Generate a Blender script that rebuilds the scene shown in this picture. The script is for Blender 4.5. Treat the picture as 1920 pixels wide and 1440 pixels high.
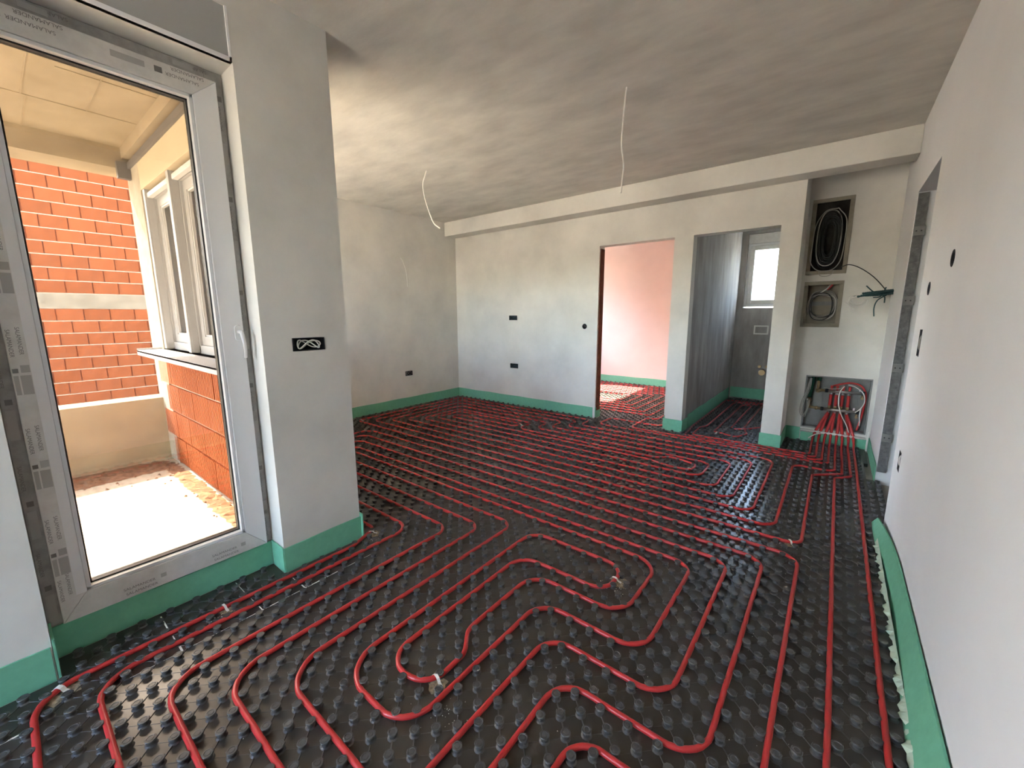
import bpy, math, random
import numpy as np
from mathutils import Vector, Matrix

random.seed(7)
rng = np.random.default_rng(7)
for o in list(bpy.data.objects):
    bpy.data.objects.remove(o)
scene = bpy.context.scene
COL = scene.collection

# ---------------------------------------------------------------- camera
EH = 1.3439
YAW, PITCH, ROLL = 0.6697, 0.1676, -0.0036
fw = Vector((-math.sin(YAW)*math.cos(PITCH), math.cos(YAW)*math.cos(PITCH), -math.sin(PITCH)))
rt = Vector((math.cos(YAW), math.sin(YAW), 0))
up = rt.cross(fw)
r2 = rt*math.cos(ROLL) + up*math.sin(ROLL)
u2 = up*math.cos(ROLL) - rt*math.sin(ROLL)
cd = bpy.data.cameras.new('camera')
cd.sensor_width = 36.0
cd.lens = 36.0*764.33/1920.0
cd.clip_start = 0.02
cd.clip_end = 500
cam = bpy.data.objects.new('camera', cd)
COL.objects.link(cam)
cam.matrix_world = Matrix(((r2.x, u2.x, -fw.x, 0), (r2.y, u2.y, -fw.y, 0), (r2.z, u2.z, -fw.z, EH), (0, 0, 0, 1)))
scene.camera = cam

# ---------------------------------------------------------------- sky, sun, exposure
SUN_DIR = Vector((0.70, 0.11, -0.70)).normalized()      # the way the light travels
w = bpy.data.worlds.new('sky')
scene.world = w
w.use_nodes = True
nt = w.node_tree
nt.nodes.clear()
sky = nt.nodes.new('ShaderNodeTexSky')
sky.sky_type = 'NISHITA'
sky.sun_disc = False
sky.sun_elevation = math.radians(44)
sky.sun_rotation = math.radians(270)
sky.air_density = 1.0
sky.dust_density = 2.5
sky.ozone_density = 1.0
bg = nt.nodes.new('ShaderNodeBackground')
bg.inputs['Strength'].default_value = 0.47
wo = nt.nodes.new('ShaderNodeOutputWorld')
nt.links.new(sky.outputs[0], bg.inputs['Color'])
nt.links.new(bg.outputs[0], wo.inputs['Surface'])
sl = bpy.data.lights.new('sun', 'SUN')
sl.energy = 6.5
sl.angle = math.radians(0.6)
sl.color = (1.0, 0.91, 0.75)
sun = bpy.data.objects.new('sun', sl)
COL.objects.link(sun)
sun.rotation_euler = SUN_DIR.to_track_quat('-Z', 'Y').to_euler()
sun.location = (-6, -2, 8)
scene.view_settings.view_transform = 'Standard'
scene.view_settings.look = 'None'
scene.view_settings.gamma = 1.0
scene.view_settings.use_curve_mapping = False
scene.view_settings.exposure = 4.25

# ---------------------------------------------------------------- room measures (metres)
P = 0.048907                 # stud lattice pitch
XR, XL = 0.364, -4.926       # right wall, far left wall
YB, YW = 4.547, 4.775        # front of the beam, back wall
H, ZB = 2.753, 2.5475        # ceiling, beam underside
XD, YP = -2.167, 1.237       # balcony wall, end of its pier
XC, XW, XWL = -0.3434, -0.5138, -1.298
X1L, X1R = -2.395, -1.498
ZD = 2.177
YN = 5.28                    # niche back
YREAR = -2.3
WT = 0.14                    # thin wall
YJ0, YJ1, ZJ = -0.020, 0.7986, 2.424   # balcony door opening
XF = -2.31                   # balcony door frame face
ZG = 0.139                   # green strip height
YK = 0.95                    # loggia side of the kitchen window wall
XB = -5.05                   # parapet, loggia side
ZL = -0.03                   # loggia floor
ZLC = 2.79                   # loggia ceiling

def ux(u): return (u-0.32)*P
def vy(v): return (v+0.85)*P

# ---------------------------------------------------------------- materials
def mat(name, color, rough=0.8, spec=0.3, metal=0.0, var=0.0, vscale=3.0, bump=0.0, bscale=40.0, c2=None, objrand=0.0, detail=6.0, stretch=None, coat=0.0):
    m = bpy.data.materials.new(name)
    m.use_nodes = True
    n = m.node_tree.nodes
    l = m.node_tree.links
    b = n['Principled BSDF']
    b.inputs['Roughness'].default_value = rough
    b.inputs['Specular IOR Level'].default_value = spec
    b.inputs['Metallic'].default_value = metal
    b.inputs['Coat Weight'].default_value = coat
    col = (*color, 1)
    b.inputs['Base Color'].default_value = col
    tc = n.new('ShaderNodeTexCoord')
    src = tc.outputs['Object']
    if stretch:
        mp = n.new('ShaderNodeMapping')
        mp.inputs['Scale'].default_value = stretch
        l.new(src, mp.inputs['Vector'])
        src = mp.outputs[0]
    if var > 0:
        t = n.new('ShaderNodeTexNoise')
        t.inputs['Scale'].default_value = vscale
        t.inputs['Detail'].default_value = detail
        t.inputs['Roughness'].default_value = 0.6
        l.new(src, t.inputs['Vector'])
        r = n.new('ShaderNodeValToRGB')
        r.color_ramp.elements[0].position = 0.32
        r.color_ramp.elements[1].position = 0.68
        ca = c2 if c2 else tuple(max(0, c*(1-var)) for c in color)
        cb = color if c2 else tuple(min(1, c*(1+var)) for c in color)
        r.color_ramp.elements[0].color = (*ca, 1)
        r.color_ramp.elements[1].color = (*cb, 1)
        l.new(t.outputs['Fac'], r.inputs[0])
        out = r.outputs[0]
        if objrand > 0:
            oi = n.new('ShaderNodeObjectInfo')
            mr = n.new('ShaderNodeMapRange')
            mr.inputs[3].default_value = 1-objrand
            mr.inputs[4].default_value = 1+objrand
            l.new(oi.outputs['Random'], mr.inputs[0])
            hs = n.new('ShaderNodeHueSaturation')
            l.new(mr.outputs[0], hs.inputs['Value'])
            l.new(out, hs.inputs['Color'])
            out = hs.outputs[0]
        l.new(out, b.inputs['Base Color'])
    if bump > 0:
        t2 = n.new('ShaderNodeTexNoise')
        t2.inputs['Scale'].default_value = bscale
        t2.inputs['Detail'].default_value = 5
        l.new(src, t2.inputs['Vector'])
        bp = n.new('ShaderNodeBump')
        bp.inputs['Strength'].default_value = bump
        bp.inputs['Distance'].default_value = 0.01
        l.new(t2.outputs['Fac'], bp.inputs['Height'])
        l.new(bp.outputs[0], b.inputs['Normal'])
    return m

def glass(name, tint=(1, 1, 1), frost=0.0):
    m = bpy.data.materials.new(name)
    m.use_nodes = True
    n = m.node_tree.nodes
    l = m.node_tree.links
    n.clear()
    o = n.new('ShaderNodeOutputMaterial')
    tr = n.new('ShaderNodeBsdfTransparent')
    tr.inputs[0].default_value = (*tint, 1)
    gl = n.new('ShaderNodeBsdfGlossy')
    gl.inputs['Roughness'].default_value = 0.02
    fr = n.new('ShaderNodeFresnel')
    geo = n.new('ShaderNodeNewGeometry')
    ior = n.new('ShaderNodeMapRange')          # same index from both faces of the thin pane
    ior.inputs[3].default_value = 1.5
    ior.inputs[4].default_value = 1/1.5
    l.new(geo.outputs['Backfacing'], ior.inputs[0])
    l.new(ior.outputs[0], fr.inputs[0])
    mx = n.new('ShaderNodeMixShader')
    l.new(fr.outputs[0], mx.inputs[0])
    l.new(tr.outputs[0], mx.inputs[1])
    l.new(gl.outputs[0], mx.inputs[2])
    res = mx.outputs[0]
    if frost > 0:
        tl = n.new('ShaderNodeBsdfTranslucent')
        tl.inputs[0].default_value = (0.93, 0.97, 0.97, 1)
        m2 = n.new('ShaderNodeMixShader')
        m2.inputs[0].default_value = frost
        l.new(res, m2.inputs[1])
        l.new(tl.outputs[0], m2.inputs[2])
        res = m2.outputs[0]
    l.new(res, o.inputs[0])
    return m

M = {}
M['plaster'] = mat('grey_plaster', (0.69, 0.665, 0.605), 0.9, 0.15, var=0.11, vscale=1.7, bump=0.06, bscale=18)
M['plaster_c'] = mat('ceiling_plaster', (0.65, 0.62, 0.555), 0.9, 0.15, var=0.13, vscale=2.2, bump=0.14, bscale=14, stretch=(1.0, 2.2, 1.0))
M['plaster_w'] = mat('white_plaster', (0.84, 0.84, 0.84), 0.9, 0.15, var=0.03, vscale=1.2, bump=0.04, bscale=14)
M['plaster_bounce'] = mat('red_bounce_plaster', (0.78, 0.62, 0.555), 0.9, 0.1, var=0.05, vscale=1.5)  # pink of light bounced off the sunlit red pipes, put into the wall colour
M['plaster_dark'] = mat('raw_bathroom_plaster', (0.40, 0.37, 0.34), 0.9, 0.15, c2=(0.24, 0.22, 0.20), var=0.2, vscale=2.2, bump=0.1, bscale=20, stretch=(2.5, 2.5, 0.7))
M['reveal'] = mat('reveal_plaster', (0.74, 0.73, 0.71), 0.85, 0.2, var=0.04, vscale=3)
M['concrete'] = mat('loggia_concrete', (0.46, 0.385, 0.275), 0.9, 0.1, c2=(0.33, 0.27, 0.19), var=0.2, vscale=4, bump=0.25, bscale=12)
M['concrete_f'] = mat('dusty_concrete_floor', (0.54, 0.485, 0.39), 0.95, 0.1, c2=(0.46, 0.40, 0.31), var=0.2, vscale=5, bump=0.15, bscale=25)
M['screed'] = mat('concrete_screed', (0.45, 0.43, 0.39), 0.95, 0.1, var=0.12, vscale=6)
M['mortar'] = mat('pale_mortar', (0.58, 0.47, 0.34), 0.95, 0.1, var=0.1, vscale=12, bump=0.2, bscale=40)
M['mortar_w'] = mat('white_mortar_strip', (0.56, 0.51, 0.42), 0.95, 0.1, c2=(0.40, 0.35, 0.27), var=0.2, vscale=14, bump=0.3, bscale=40)
M['brick_dk'] = mat('dark_brick_joint', (0.20, 0.06, 0.03), 0.95, 0.1)
M['brick'] = mat('orange_clay_brick', (0.40, 0.118, 0.044), 0.85, 0.15, var=0.08, vscale=9, objrand=0.10, stretch=(1, 1, .4))
M['jamb_brick'] = mat('raw_brick_jamb', (0.16, 0.06, 0.035), 0.95, 0.1, c2=(0.08, 0.03, 0.02), var=0.3, vscale=22, bump=0.3)
M['black'] = mat('black_mat_plastic', (0.046, 0.040, 0.032), 0.30, 0.5, var=0.18, vscale=7)
M['stud'] = mat('black_stud_plastic', (0.068, 0.065, 0.060), 0.40, 0.45, var=0.12, vscale=30)
M['red'] = mat('red_pex_pipe', (0.50, 0.030, 0.030), 0.36, 0.45, var=0.05, vscale=8)
M['green'] = mat('green_foam_strip', (0.18, 0.48, 0.31), 0.75, 0.25, var=0.06, vscale=25)
M['green_l'] = mat('pale_film_edge', (0.50, 0.62, 0.48), 0.7, 0.2)
M['pvc'] = mat('white_pvc', (0.74, 0.73, 0.72), 0.38, 0.4, var=0.02, vscale=5)
M['film'] = mat('printed_protective_film', (0.68, 0.66, 0.62), 0.45, 0.35, c2=(0.58, 0.56, 0.52), var=0.1, vscale=18)
M['film_dark'] = mat('dark_protective_film', (0.42, 0.40, 0.37), 0.5, 0.3, c2=(0.28, 0.27, 0.245), var=0.2, vscale=16)  # darker mottled film of the outer frame
M['ink'] = mat('grey_film_print', (0.20, 0.19, 0.175), 0.6, 0.2)
M['ink_l'] = mat('faint_film_print', (0.41, 0.39, 0.36), 0.6, 0.2)
M['gasket'] = mat('black_rubber_gasket', (0.03, 0.03, 0.032), 0.5, 0.3)
M['grey_panel'] = mat('grey_shutter_box_panel', (0.40, 0.40, 0.38), 0.7, 0.2, var=0.02, vscale=4)
M['cream'] = mat('cream_shutter_box', (0.62, 0.53, 0.38), 0.8, 0.2, var=0.04, vscale=3)
M['win_grey'] = mat('grey_window_profile', (0.46, 0.46, 0.46), 0.45, 0.35, var=0.03, vscale=6)
M['win_lt'] = mat('light_window_profile', (0.70, 0.70, 0.70), 0.4, 0.35)
M['metal_dk'] = mat('dark_grey_metal', (0.22, 0.215, 0.22), 0.45, 0.4, metal=0.4)
M['alu'] = mat('powder_coated_sill', (0.52, 0.52, 0.53), 0.4, 0.4)
M['steel'] = mat('chromed_steel', (0.42, 0.40, 0.38), 0.3, 0.5, metal=1.0)
M['galv'] = mat('galvanised_sheet', (0.24, 0.24, 0.225), 0.55, 0.35, metal=0.2, var=0.1, vscale=10)
M['brass'] = mat('dull_brass', (0.40, 0.29, 0.16), 0.4, 0.5, metal=0.8)
M['bead'] = mat('rough_grey_mortar', (0.22, 0.22, 0.215), 0.9, 0.2, c2=(0.12, 0.12, 0.12), var=0.3, vscale=45, bump=0.4, bscale=60)
M['wood_frame'] = mat('grey_brown_box_frame', (0.30, 0.27, 0.21), 0.75, 0.2, var=0.12, vscale=12)
M['box_dark'] = mat('dark_box_inside', (0.05, 0.045, 0.04), 0.9, 0.1, var=0.3, vscale=20)
M['cable_b'] = mat('black_cable', (0.02, 0.02, 0.02), 0.4, 0.4)
M['cable_w'] = mat('white_cable', (0.76, 0.74, 0.68), 0.45, 0.35)
M['cable_g'] = mat('grey_cable', (0.36, 0.34, 0.30), 0.5, 0.3)
M['teal'] = mat('dark_teal_conduit', (0.025, 0.07, 0.075), 0.5, 0.3)
M['dkgreen'] = mat('dark_green_pipe_sleeve', (0.01, 0.055, 0.03), 0.7, 0.2)
M['eps'] = mat('white_foam_crumbs', (0.85, 0.84, 0.78), 0.9, 0.1)
M['eps_dirty'] = mat('broken_foam_patch', (0.48, 0.40, 0.27), 0.95, 0.1, c2=(0.12, 0.10, 0.07), var=0.3, vscale=60)
M['tie'] = mat('white_tape_strap', (0.80, 0.77, 0.70), 0.6, 0.3)
M['soil'] = mat('red_brown_rubble', (0.36, 0.20, 0.12), 0.95, 0.1, c2=(0.18, 0.11, 0.075), var=0.3, vscale=25, bump=0.5, bscale=60)
M['ground'] = mat('dry_ground', (0.30, 0.26, 0.20), 0.95, 0.1, var=0.15, vscale=0.4)
M['hill'] = mat('dry_brown_hillside', (0.36, 0.26, 0.15), 0.95, 0.1, c2=(0.20, 0.19, 0.09), var=0.2, vscale=0.12)
M['glass'] = glass('clear_pane')
M['glass_t'] = glass('outdoor_dimming_pane', (0.41, 0.39, 0.36))  # tint put into the door pane to dim the bright view outdoors
M['glass_f'] = glass('milky_bathroom_pane', (0.96, 0.99, 0.99), 0.25)
M['socket'] = mat('dark_socket_box', (0.02, 0.022, 0.028), 0.6, 0.3)

# ---------------------------------------------------------------- mesh builder
class MB:
    def __init__(s):
        s.v = []; s.f = []; s.sm = []
    def add(s, vs, fs, smooth=False):
        o = len(s.v)
        s.v += [tuple(q) for q in vs]
        s.f += [tuple(i+o for i in f) for f in fs]
        s.sm += [smooth]*len(fs)
        return s
    def box(s, x0, x1, y0, y1, z0, z1):
        if x0 > x1: x0, x1 = x1, x0
        if y0 > y1: y0, y1 = y1, y0
        if z0 > z1: z0, z1 = z1, z0
        v = [(x0, y0, z0), (x1, y0, z0), (x1, y1, z0), (x0, y1, z0), (x0, y0, z1), (x1, y0, z1), (x1, y1, z1), (x0, y1, z1)]
        return s.add(v, [(0, 3, 2, 1), (4, 5, 6, 7), (0, 1, 5, 4), (1, 2, 6, 5), (2, 3, 7, 6), (3, 0, 4, 7)])
    def tube(s, pts, r, seg=8, closed=False, caps=True):
        pts = [Vector(p) for p in pts]
        n = len(pts)
        tang = []
        for i in range(n):
            a = pts[i-1] if (i > 0 or closed) else pts[i]
            b = pts[(i+1) % n] if (i < n-1 or closed) else pts[i]
            d = (b-a)
            tang.append(d.normalized() if d.length > 1e-9 else Vector((0, 0, 1)))
        t0 = tang[0]
        ref = Vector((0, 0, 1)) if abs(t0.z) < 0.9 else Vector((1, 0, 0))
        nv = (ref - t0*ref.dot(t0)).normalized()
        vs = []
        for i in range(n):
            t = tang[i]
            nv = (nv - t*nv.dot(t))
            nv = nv.normalized() if nv.length > 1e-6 else t.orthogonal().normalized()
            bn = t.cross(nv)
            rr = r[i] if isinstance(r, (list, tuple)) else r
            for k in range(seg):
                a = 2*math.pi*k/seg
                vs.append(pts[i] + nv*(math.cos(a)*rr) + bn*(math.sin(a)*rr))
        fs = []
        m = n if closed else n-1
        for i in range(m):
            j = (i+1) % n
            for k in range(seg):
                k2 = (k+1) % seg
                fs.append((i*seg+k, i*seg+k2, j*seg+k2, j*seg+k))
        s.add(vs, fs, True)
        if caps and not closed:
            o = len(s.v)-len(vs)
            s.f.append(tuple(o+k for k in reversed(range(seg)))); s.sm.append(False)
            s.f.append(tuple(o+(n-1)*seg+k for k in range(seg))); s.sm.append(False)
        return s
    def cyl(s, a, b, r, seg=12):
        return s.tube([a, b], r, seg)
    def build(s, name, material, parent=None, bevel=0.0):
        me = bpy.data.meshes.new(name)
        me.from_pydata(s.v, [], s.f)
        me.polygons.foreach_set('use_smooth', s.sm)
        me.materials.append(M[material] if isinstance(material, str) else material)
        me.update()
        o = bpy.data.objects.new(name, me)
        COL.objects.link(o)
        if parent: o.parent = parent
        if bevel > 0:
            bm = o.modifiers.new('edge', 'BEVEL')
            bm.width = bevel; bm.segments = 2; bm.limit_method = 'ANGLE'
        return o

def tag(o, label, cat, group=None, kind=None):
    o['label'] = label
    if cat: o['category'] = cat
    if group: o['group'] = group
    if kind: o['kind'] = kind
    return o

def empty(name, label, cat, loc=(0, 0, 0), group=None, kind=None):
    o = bpy.data.objects.new(name, None)
    COL.objects.link(o)
    o.empty_display_size = 0.1
    # parts are built in world space: keep the empty at its base and undo its offset in the parts
    o.location = loc
    return tag(o, label, cat, group, kind)

def reparent(o, root):
    o.parent = root
    o.location = o.location - root.location
    return o

def part(root, mb, name, material, bevel=0.0):
    o = mb.build(name, material, None, bevel)
    return reparent(o, root)

def sub(parent, mb, name, material, bevel=0.0):     # a piece of a part; its parent sits at a world offset
    o = mb.build(name, material, None, bevel)
    o.parent = parent
    off = Vector(parent.location)
    if parent.parent: off = off + Vector(parent.parent.location)
    o.location = -off
    return o

def wall_mb(axis, p0, p1, a0, a1, z0, z1, holes=()):
    A = sorted({a0, a1, *[min(max(h[0], a0), a1) for h in holes], *[min(max(h[1], a0), a1) for h in holes]})
    Zs = sorted({z0, z1, *[min(max(h[2], z0), z1) for h in holes], *[min(max(h[3], z0), z1) for h in holes]})
    na, nz = len(A)-1, len(Zs)-1
    def solid(i, k):
        if i < 0 or k < 0 or i >= na or k >= nz: return False
        ca, cz = (A[i]+A[i+1])/2, (Zs[k]+Zs[k+1])/2
        return not any(h[0] < ca < h[1] and h[2] < cz < h[3] for h in holes)
    mb = MB()
    def pt(p, a, z): return (p, a, z) if axis == 'x' else (a, p, z)
    def quad(*q): mb.add(q, [(0, 1, 2, 3)])
    for i in range(na):
        for k in range(nz):
            if not solid(i, k): continue
            b0, b1, c0, c1 = A[i], A[i+1], Zs[k], Zs[k+1]
            quad(pt(p0, b0, c0), pt(p0, b0, c1), pt(p0, b1, c1), pt(p0, b1, c0))
            quad(pt(p1, b0, c0), pt(p1, b1, c0), pt(p1, b1, c1), pt(p1, b0, c1))
            if not solid(i-1, k): quad(pt(p0, b0, c0), pt(p1, b0, c0), pt(p1, b0, c1), pt(p0, b0, c1))
            if not solid(i+1, k): quad(pt(p0, b1, c0), pt(p0, b1, c1), pt(p1, b1, c1), pt(p1, b1, c0))
            if not solid(i, k-1): quad(pt(p0, b0, c0), pt(p0, b1, c0), pt(p1, b1, c0), pt(p1, b0, c0))
            if not solid(i, k+1): quad(pt(p0, b0, c1), pt(p1, b0, c1), pt(p1, b1, c1), pt(p0, b1, c1))
    return mb

def clean(o):
    import bmesh
    bm = bmesh.new(); bm.from_mesh(o.data)
    bmesh.ops.remove_doubles(bm, verts=bm.verts, dist=1e-5)
    bmesh.ops.recalc_face_normals(bm, faces=bm.faces)
    bm.to_mesh(o.data); bm.free()
    return o

def struct(name, mb, material, label, cat):
    return tag(clean(mb.build(name, material)), label, cat, None, 'structure')

# ================================================================ STRUCTURE
# ---- floor slab and ceilings
mb = MB()
mb.box(-5.2, XR+0.3, YREAR-0.25, 7.8, -0.20, -0.032)
mb.box(XR+0.3, 2.4, 2.2, 5.6, -0.20, -0.032)
struct('floor', mb, 'screed', 'bare concrete slab under the black studded mat', 'floor')
mb = MB(); mb.box(-5.2, 2.4, YP-0.02, 7.8, H, H+0.2)
mb.box(XD-0.28, 2.4, YREAR-0.25, YP-0.02, H, H+0.2)
struct('ceiling', mb, 'plaster_c', 'grey trowelled plaster ceiling over the room', 'ceiling')

# ---- wall holes for sockets (along-wall range, height range)
RW_H = [(2.631-.024, 2.631+.024, 1.581-.024, 1.581+.024), (3.139-.024, 3.139+.024, 1.476-.024, 1.476+.024),
        (3.164-.04, 3.164+.04, 1.184-.075, 1.184+.075), (3.20-.04, 3.20+.04, 0.489-.06, 0.489+.06)]
o = struct('wall_right', wall_mb('x', XR, XR+0.25, YREAR, YN+0.15, -0.03, H, [(3.43, 4.32, -1, 2.215)]+RW_H), 'plaster_w',
           'long pale plaster wall on the right with the entrance opening', 'wall')
BW_H = [(-3.756-.075, -3.756+.075, 1.303-.035, 1.303+.035), (-3.739-.075, -3.739+.075, 0.593-.035, 0.593+.035),
        (-2.576-.022, -2.576+.022, 1.195-.022, 1.195+.022)]
struct('wall_back', wall_mb('y', YW, YW+WT, XL, XC, -0.03, H, [(X1L, X1R, -1, ZD), (XWL, XW, -1, ZD)]+BW_H), 'plaster',
       'grey plaster back wall with two doorways', 'wall')
LW_H = [(3.757-.065, 3.757+.065, 0.495-.035, 0.495+.035)]
struct('wall_left', wall_mb('x', XL-0.25, XL, YK, YW+WT, -0.03, H, LW_H), 'plaster', 'grey plaster wall at the far left of the kitchen corner', 'wall')
PW_H = [(0.937, 1.107, 1.163, 1.232)]
struct('wall_balcony', wall_mb('x', XD-0.28, XD, YREAR, YP, -0.03, H, [(YJ0, YJ1, -1, ZJ)]+PW_H+[(YJ0, 0.790, ZJ+0.016, 2.637)]), 'plaster',
       'grey plaster wall and pier around the glazed balcony door', 'wall')
mb = MB(); mb.box(XD-0.28, XF-0.004, YJ0, YJ1, -0.03, ZG-0.006)
struct('trim_7', mb, 'plaster', 'low masonry upstand under the balcony door', 'door sill')
# kitchen wall with the window to the loggia
KWX0, KWX1, KWZ0, KWZ1 = -4.75, -2.56, 1.05, 2.60
struct('wall_kitchen', wall_mb('y', YK+0.004, YP, -5.20, XD-0.28, -0.03, H, [(KWX0, KWX1, KWZ0, KWZ1)]), 'mortar',
       'brick outer wall of the kitchen beside the loggia', 'wall')
# rear wall; its unseen window is added to bring in more daylight
struct('wall_rear', wall_mb('y', YREAR-0.25, YREAR, XD-0.28, XR+0.25, -0.03, H, [(-2.10, -1.18, 0.10, 2.55)]), 'plaster_w',
       'plaster wall behind the viewpoint around the window added for daylight', 'wall')
# niche
NB = [(-0.300, 0.0, 1.752, 2.450), (-0.296, -0.004, 1.225, 1.655), (-0.203, 0.325, 0.150, 0.705)]
struct('wall_niche', wall_mb('y', YN, YN+0.15, XC-0.17, XR, -0.03, H, NB), 'plaster', 'grey plaster back of the meter niche by the entrance', 'wall')
mb = MB(); mb.box(XW, XC, YW+WT, 7.45, -0.03, H)
struct('wall_niche_side', mb, 'plaster', 'grey plaster partition between bathroom and meter niche', 'wall')
# bathroom
mb = MB(); mb.box(XWL-0.10, XWL, YW+WT, 7.45, -0.03, H)
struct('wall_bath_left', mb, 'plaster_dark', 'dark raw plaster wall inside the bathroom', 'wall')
BWX0, BWX1, BWZ0, BWZ1 = -1.215, -0.60, 1.44, 2.56
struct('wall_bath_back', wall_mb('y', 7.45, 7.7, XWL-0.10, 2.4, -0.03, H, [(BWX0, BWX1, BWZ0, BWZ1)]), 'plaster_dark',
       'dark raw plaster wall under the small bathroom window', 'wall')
# bedroom
struct('wall_bed_back', wall_mb('y', 7.65, 7.85, -5.2, XWL-0.10, -0.03, H), 'plaster_bounce', 'plaster back wall of the bedroom with pink bounce light in its colour', 'wall')
struct('wall_bed_left', wall_mb('x', XL-0.25, XL, YW+WT, 7.65, -0.03, H, [(5.30, 7.00, 1.35, 2.55)]), 'plaster_bounce', 'plaster bedroom wall with a window and pink bounce light in its colour', 'wall')
mb = MB(); mb.box(XWL-0.104, XWL-0.10, YW+WT, 7.65, -0.03, H)
struct('wall_bed_right', mb, 'plaster_bounce', 'plaster side wall of the bedroom with pink bounce light in its colour', 'wall')
# hallway behind the entrance opening
struct('wall_hall_far', wall_mb('x', 2.2, 2.4, 2.2, 5.6, -0.03, H), 'plaster_w', 'plain stairwell wall beyond the entrance opening', 'wall')
struct('wall_hall_near', wall_mb('y', 2.2, 2.3, XR+0.25, 2.2, -0.03, H), 'plaster_w', 'near stairwell wall beyond the entrance opening', 'wall')
struct('wall_hall_back', wall_mb('y', 5.45, 5.6, XR+0.25, 2.2, -0.03, H), 'plaster_w', 'back stairwell wall beyond the entrance opening', 'wall')
# ceiling beam
mb = MB(); mb.box(XL, XR, YB, YW, ZB, H)
o = struct('trim_1', mb, 'plaster', 'plastered beam running under the ceiling above the back wall', 'beam')
bv = o.modifiers.new('edge', 'BEVEL'); bv.width = 0.006; bv.segments = 2

# ---- loggia
mb = MB(); mb.box(XB-0.27, XD-0.28, -1.8, YK+0.004, -0.25, ZL)
struct('floor_loggia', mb, 'concrete_f', 'dusty sunlit concrete floor of the loggia', 'floor')
mb = MB(); mb.box(XB-0.36, XD-0.28, -1.8, YK+0.004, ZLC, ZLC+0.2)
o = struct('ceiling_loggia', mb, 'concrete', 'raw board-marked concrete slab over the loggia', 'ceiling')
for (a, b, c, d) in [(-4.36, -4.35, -1.8, YK-0.06), (-3.75, -3.743, 0.43, YK-0.06), (-3.1, -3.092, -1.8, YK), (XB, -4.35, 0.34, 0.346), (-4.36, XD-0.28, 0.315, 0.322), (-4.36, -3.1, 0.62, 0.626), (-4.36, XD-0.28, -0.9, -0.892)]:
    m2 = MB(); m2.box(a, b, c, d, ZLC-0.004, ZLC+0.01)
    q = m2.build('formwork_ridge', 'concrete', o)
mb = MB(); mb.box(XB-0.34, XB, -1.8, YK+0.004, 2.615, ZLC)
struct('trim_2', mb, 'concrete', 'raw concrete edge beam above the loggia parapet', 'beam')
mb = MB(); mb.box(XB-0.25, XB, -1.8, YK+0.004, -0.25, 0.573)
struct('wall_parapet', mb, 'concrete', 'low raw concrete parapet with a sunlit top', 'parapet')
mb = MB(); mb.box(-5.20, XD-0.28, YK-0.055, YK+0.004, 2.70, ZLC)
struct('trim_3', mb, 'concrete', 'concrete lintel edge above the kitchen shutter box', 'beam')
mb = MB(); mb.box(XB-0.12, KWX0, YK-0.012, YK+0.004, ZL, 2.62)
mb.box(KWX0, KWX1+0.1, YK-0.010, YK+0.004, 0.985, 1.05)
struct('trim_4', mb, 'mortar_w', 'white mortar strip at the corner beside the kitchen window', 'plaster strip')

# ---- bricks of the kitchen wall below the sill (ribbed clay blocks, one object each)
def ribbed_brick(w, h, d, ribs):
    mb = MB()
    prof = []
    for k in range(ribs):
        x0 = w*k/ribs; x1 = w*(k+0.62)/ribs; x2 = w*(k+1)/ribs
        prof += [(x0, 0), (x1, 0), (x1, 0.013), (x2, 0.013)]
    vs = []
    for (x, y) in prof:
        vs += [(x, y, 0), (x, y, h)]
    vs += [(w, d, 0), (w, d, h), (0, d, 0), (0, d, h)]
    n = len(prof)
    fs = [(2*i, 2*i+2, 2*i+3, 2*i+1) for i in range(n-1)]
    fs += [(2*n-2, 2*n, 2*n+1, 2*n-1), (2*n+2, 0, 1, 2*n+3)]
    fs += [tuple([2*i+1 for i in range(n)] + [2*n+1, 2*n+3]), tuple([2*i for i in reversed(range(n))] + [2*n+2, 2*n])]
    mb.add(vs, fs)
    return mb
kw = bpy.data.objects['wall_kitchen']
bw, bh = 0.372, 0.232
rb = None
zc = [0.985-0.25*(k+1)+0.006 for k in range(4)]
for k, z in enumerate(zc):
    x = -5.02 + (0.0 if k % 2 == 0 else -0.19)
    while x < XD-0.4:
        if x > -5.15 and x+bw < XD-0.22:
            if rb is None:
                o = ribbed_brick(bw, bh, 0.018, 11).build('brick', 'brick', kw)
                rb = o
            else:
                o = rb.copy(); COL.objects.link(o); o.parent = kw
            o.location = (x, YK-0.0125+rng.uniform(-.0015, .0015), z)
            o.rotation_euler = (0, rng.uniform(-.004, .004), 0)
        x += bw+0.010

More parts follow.
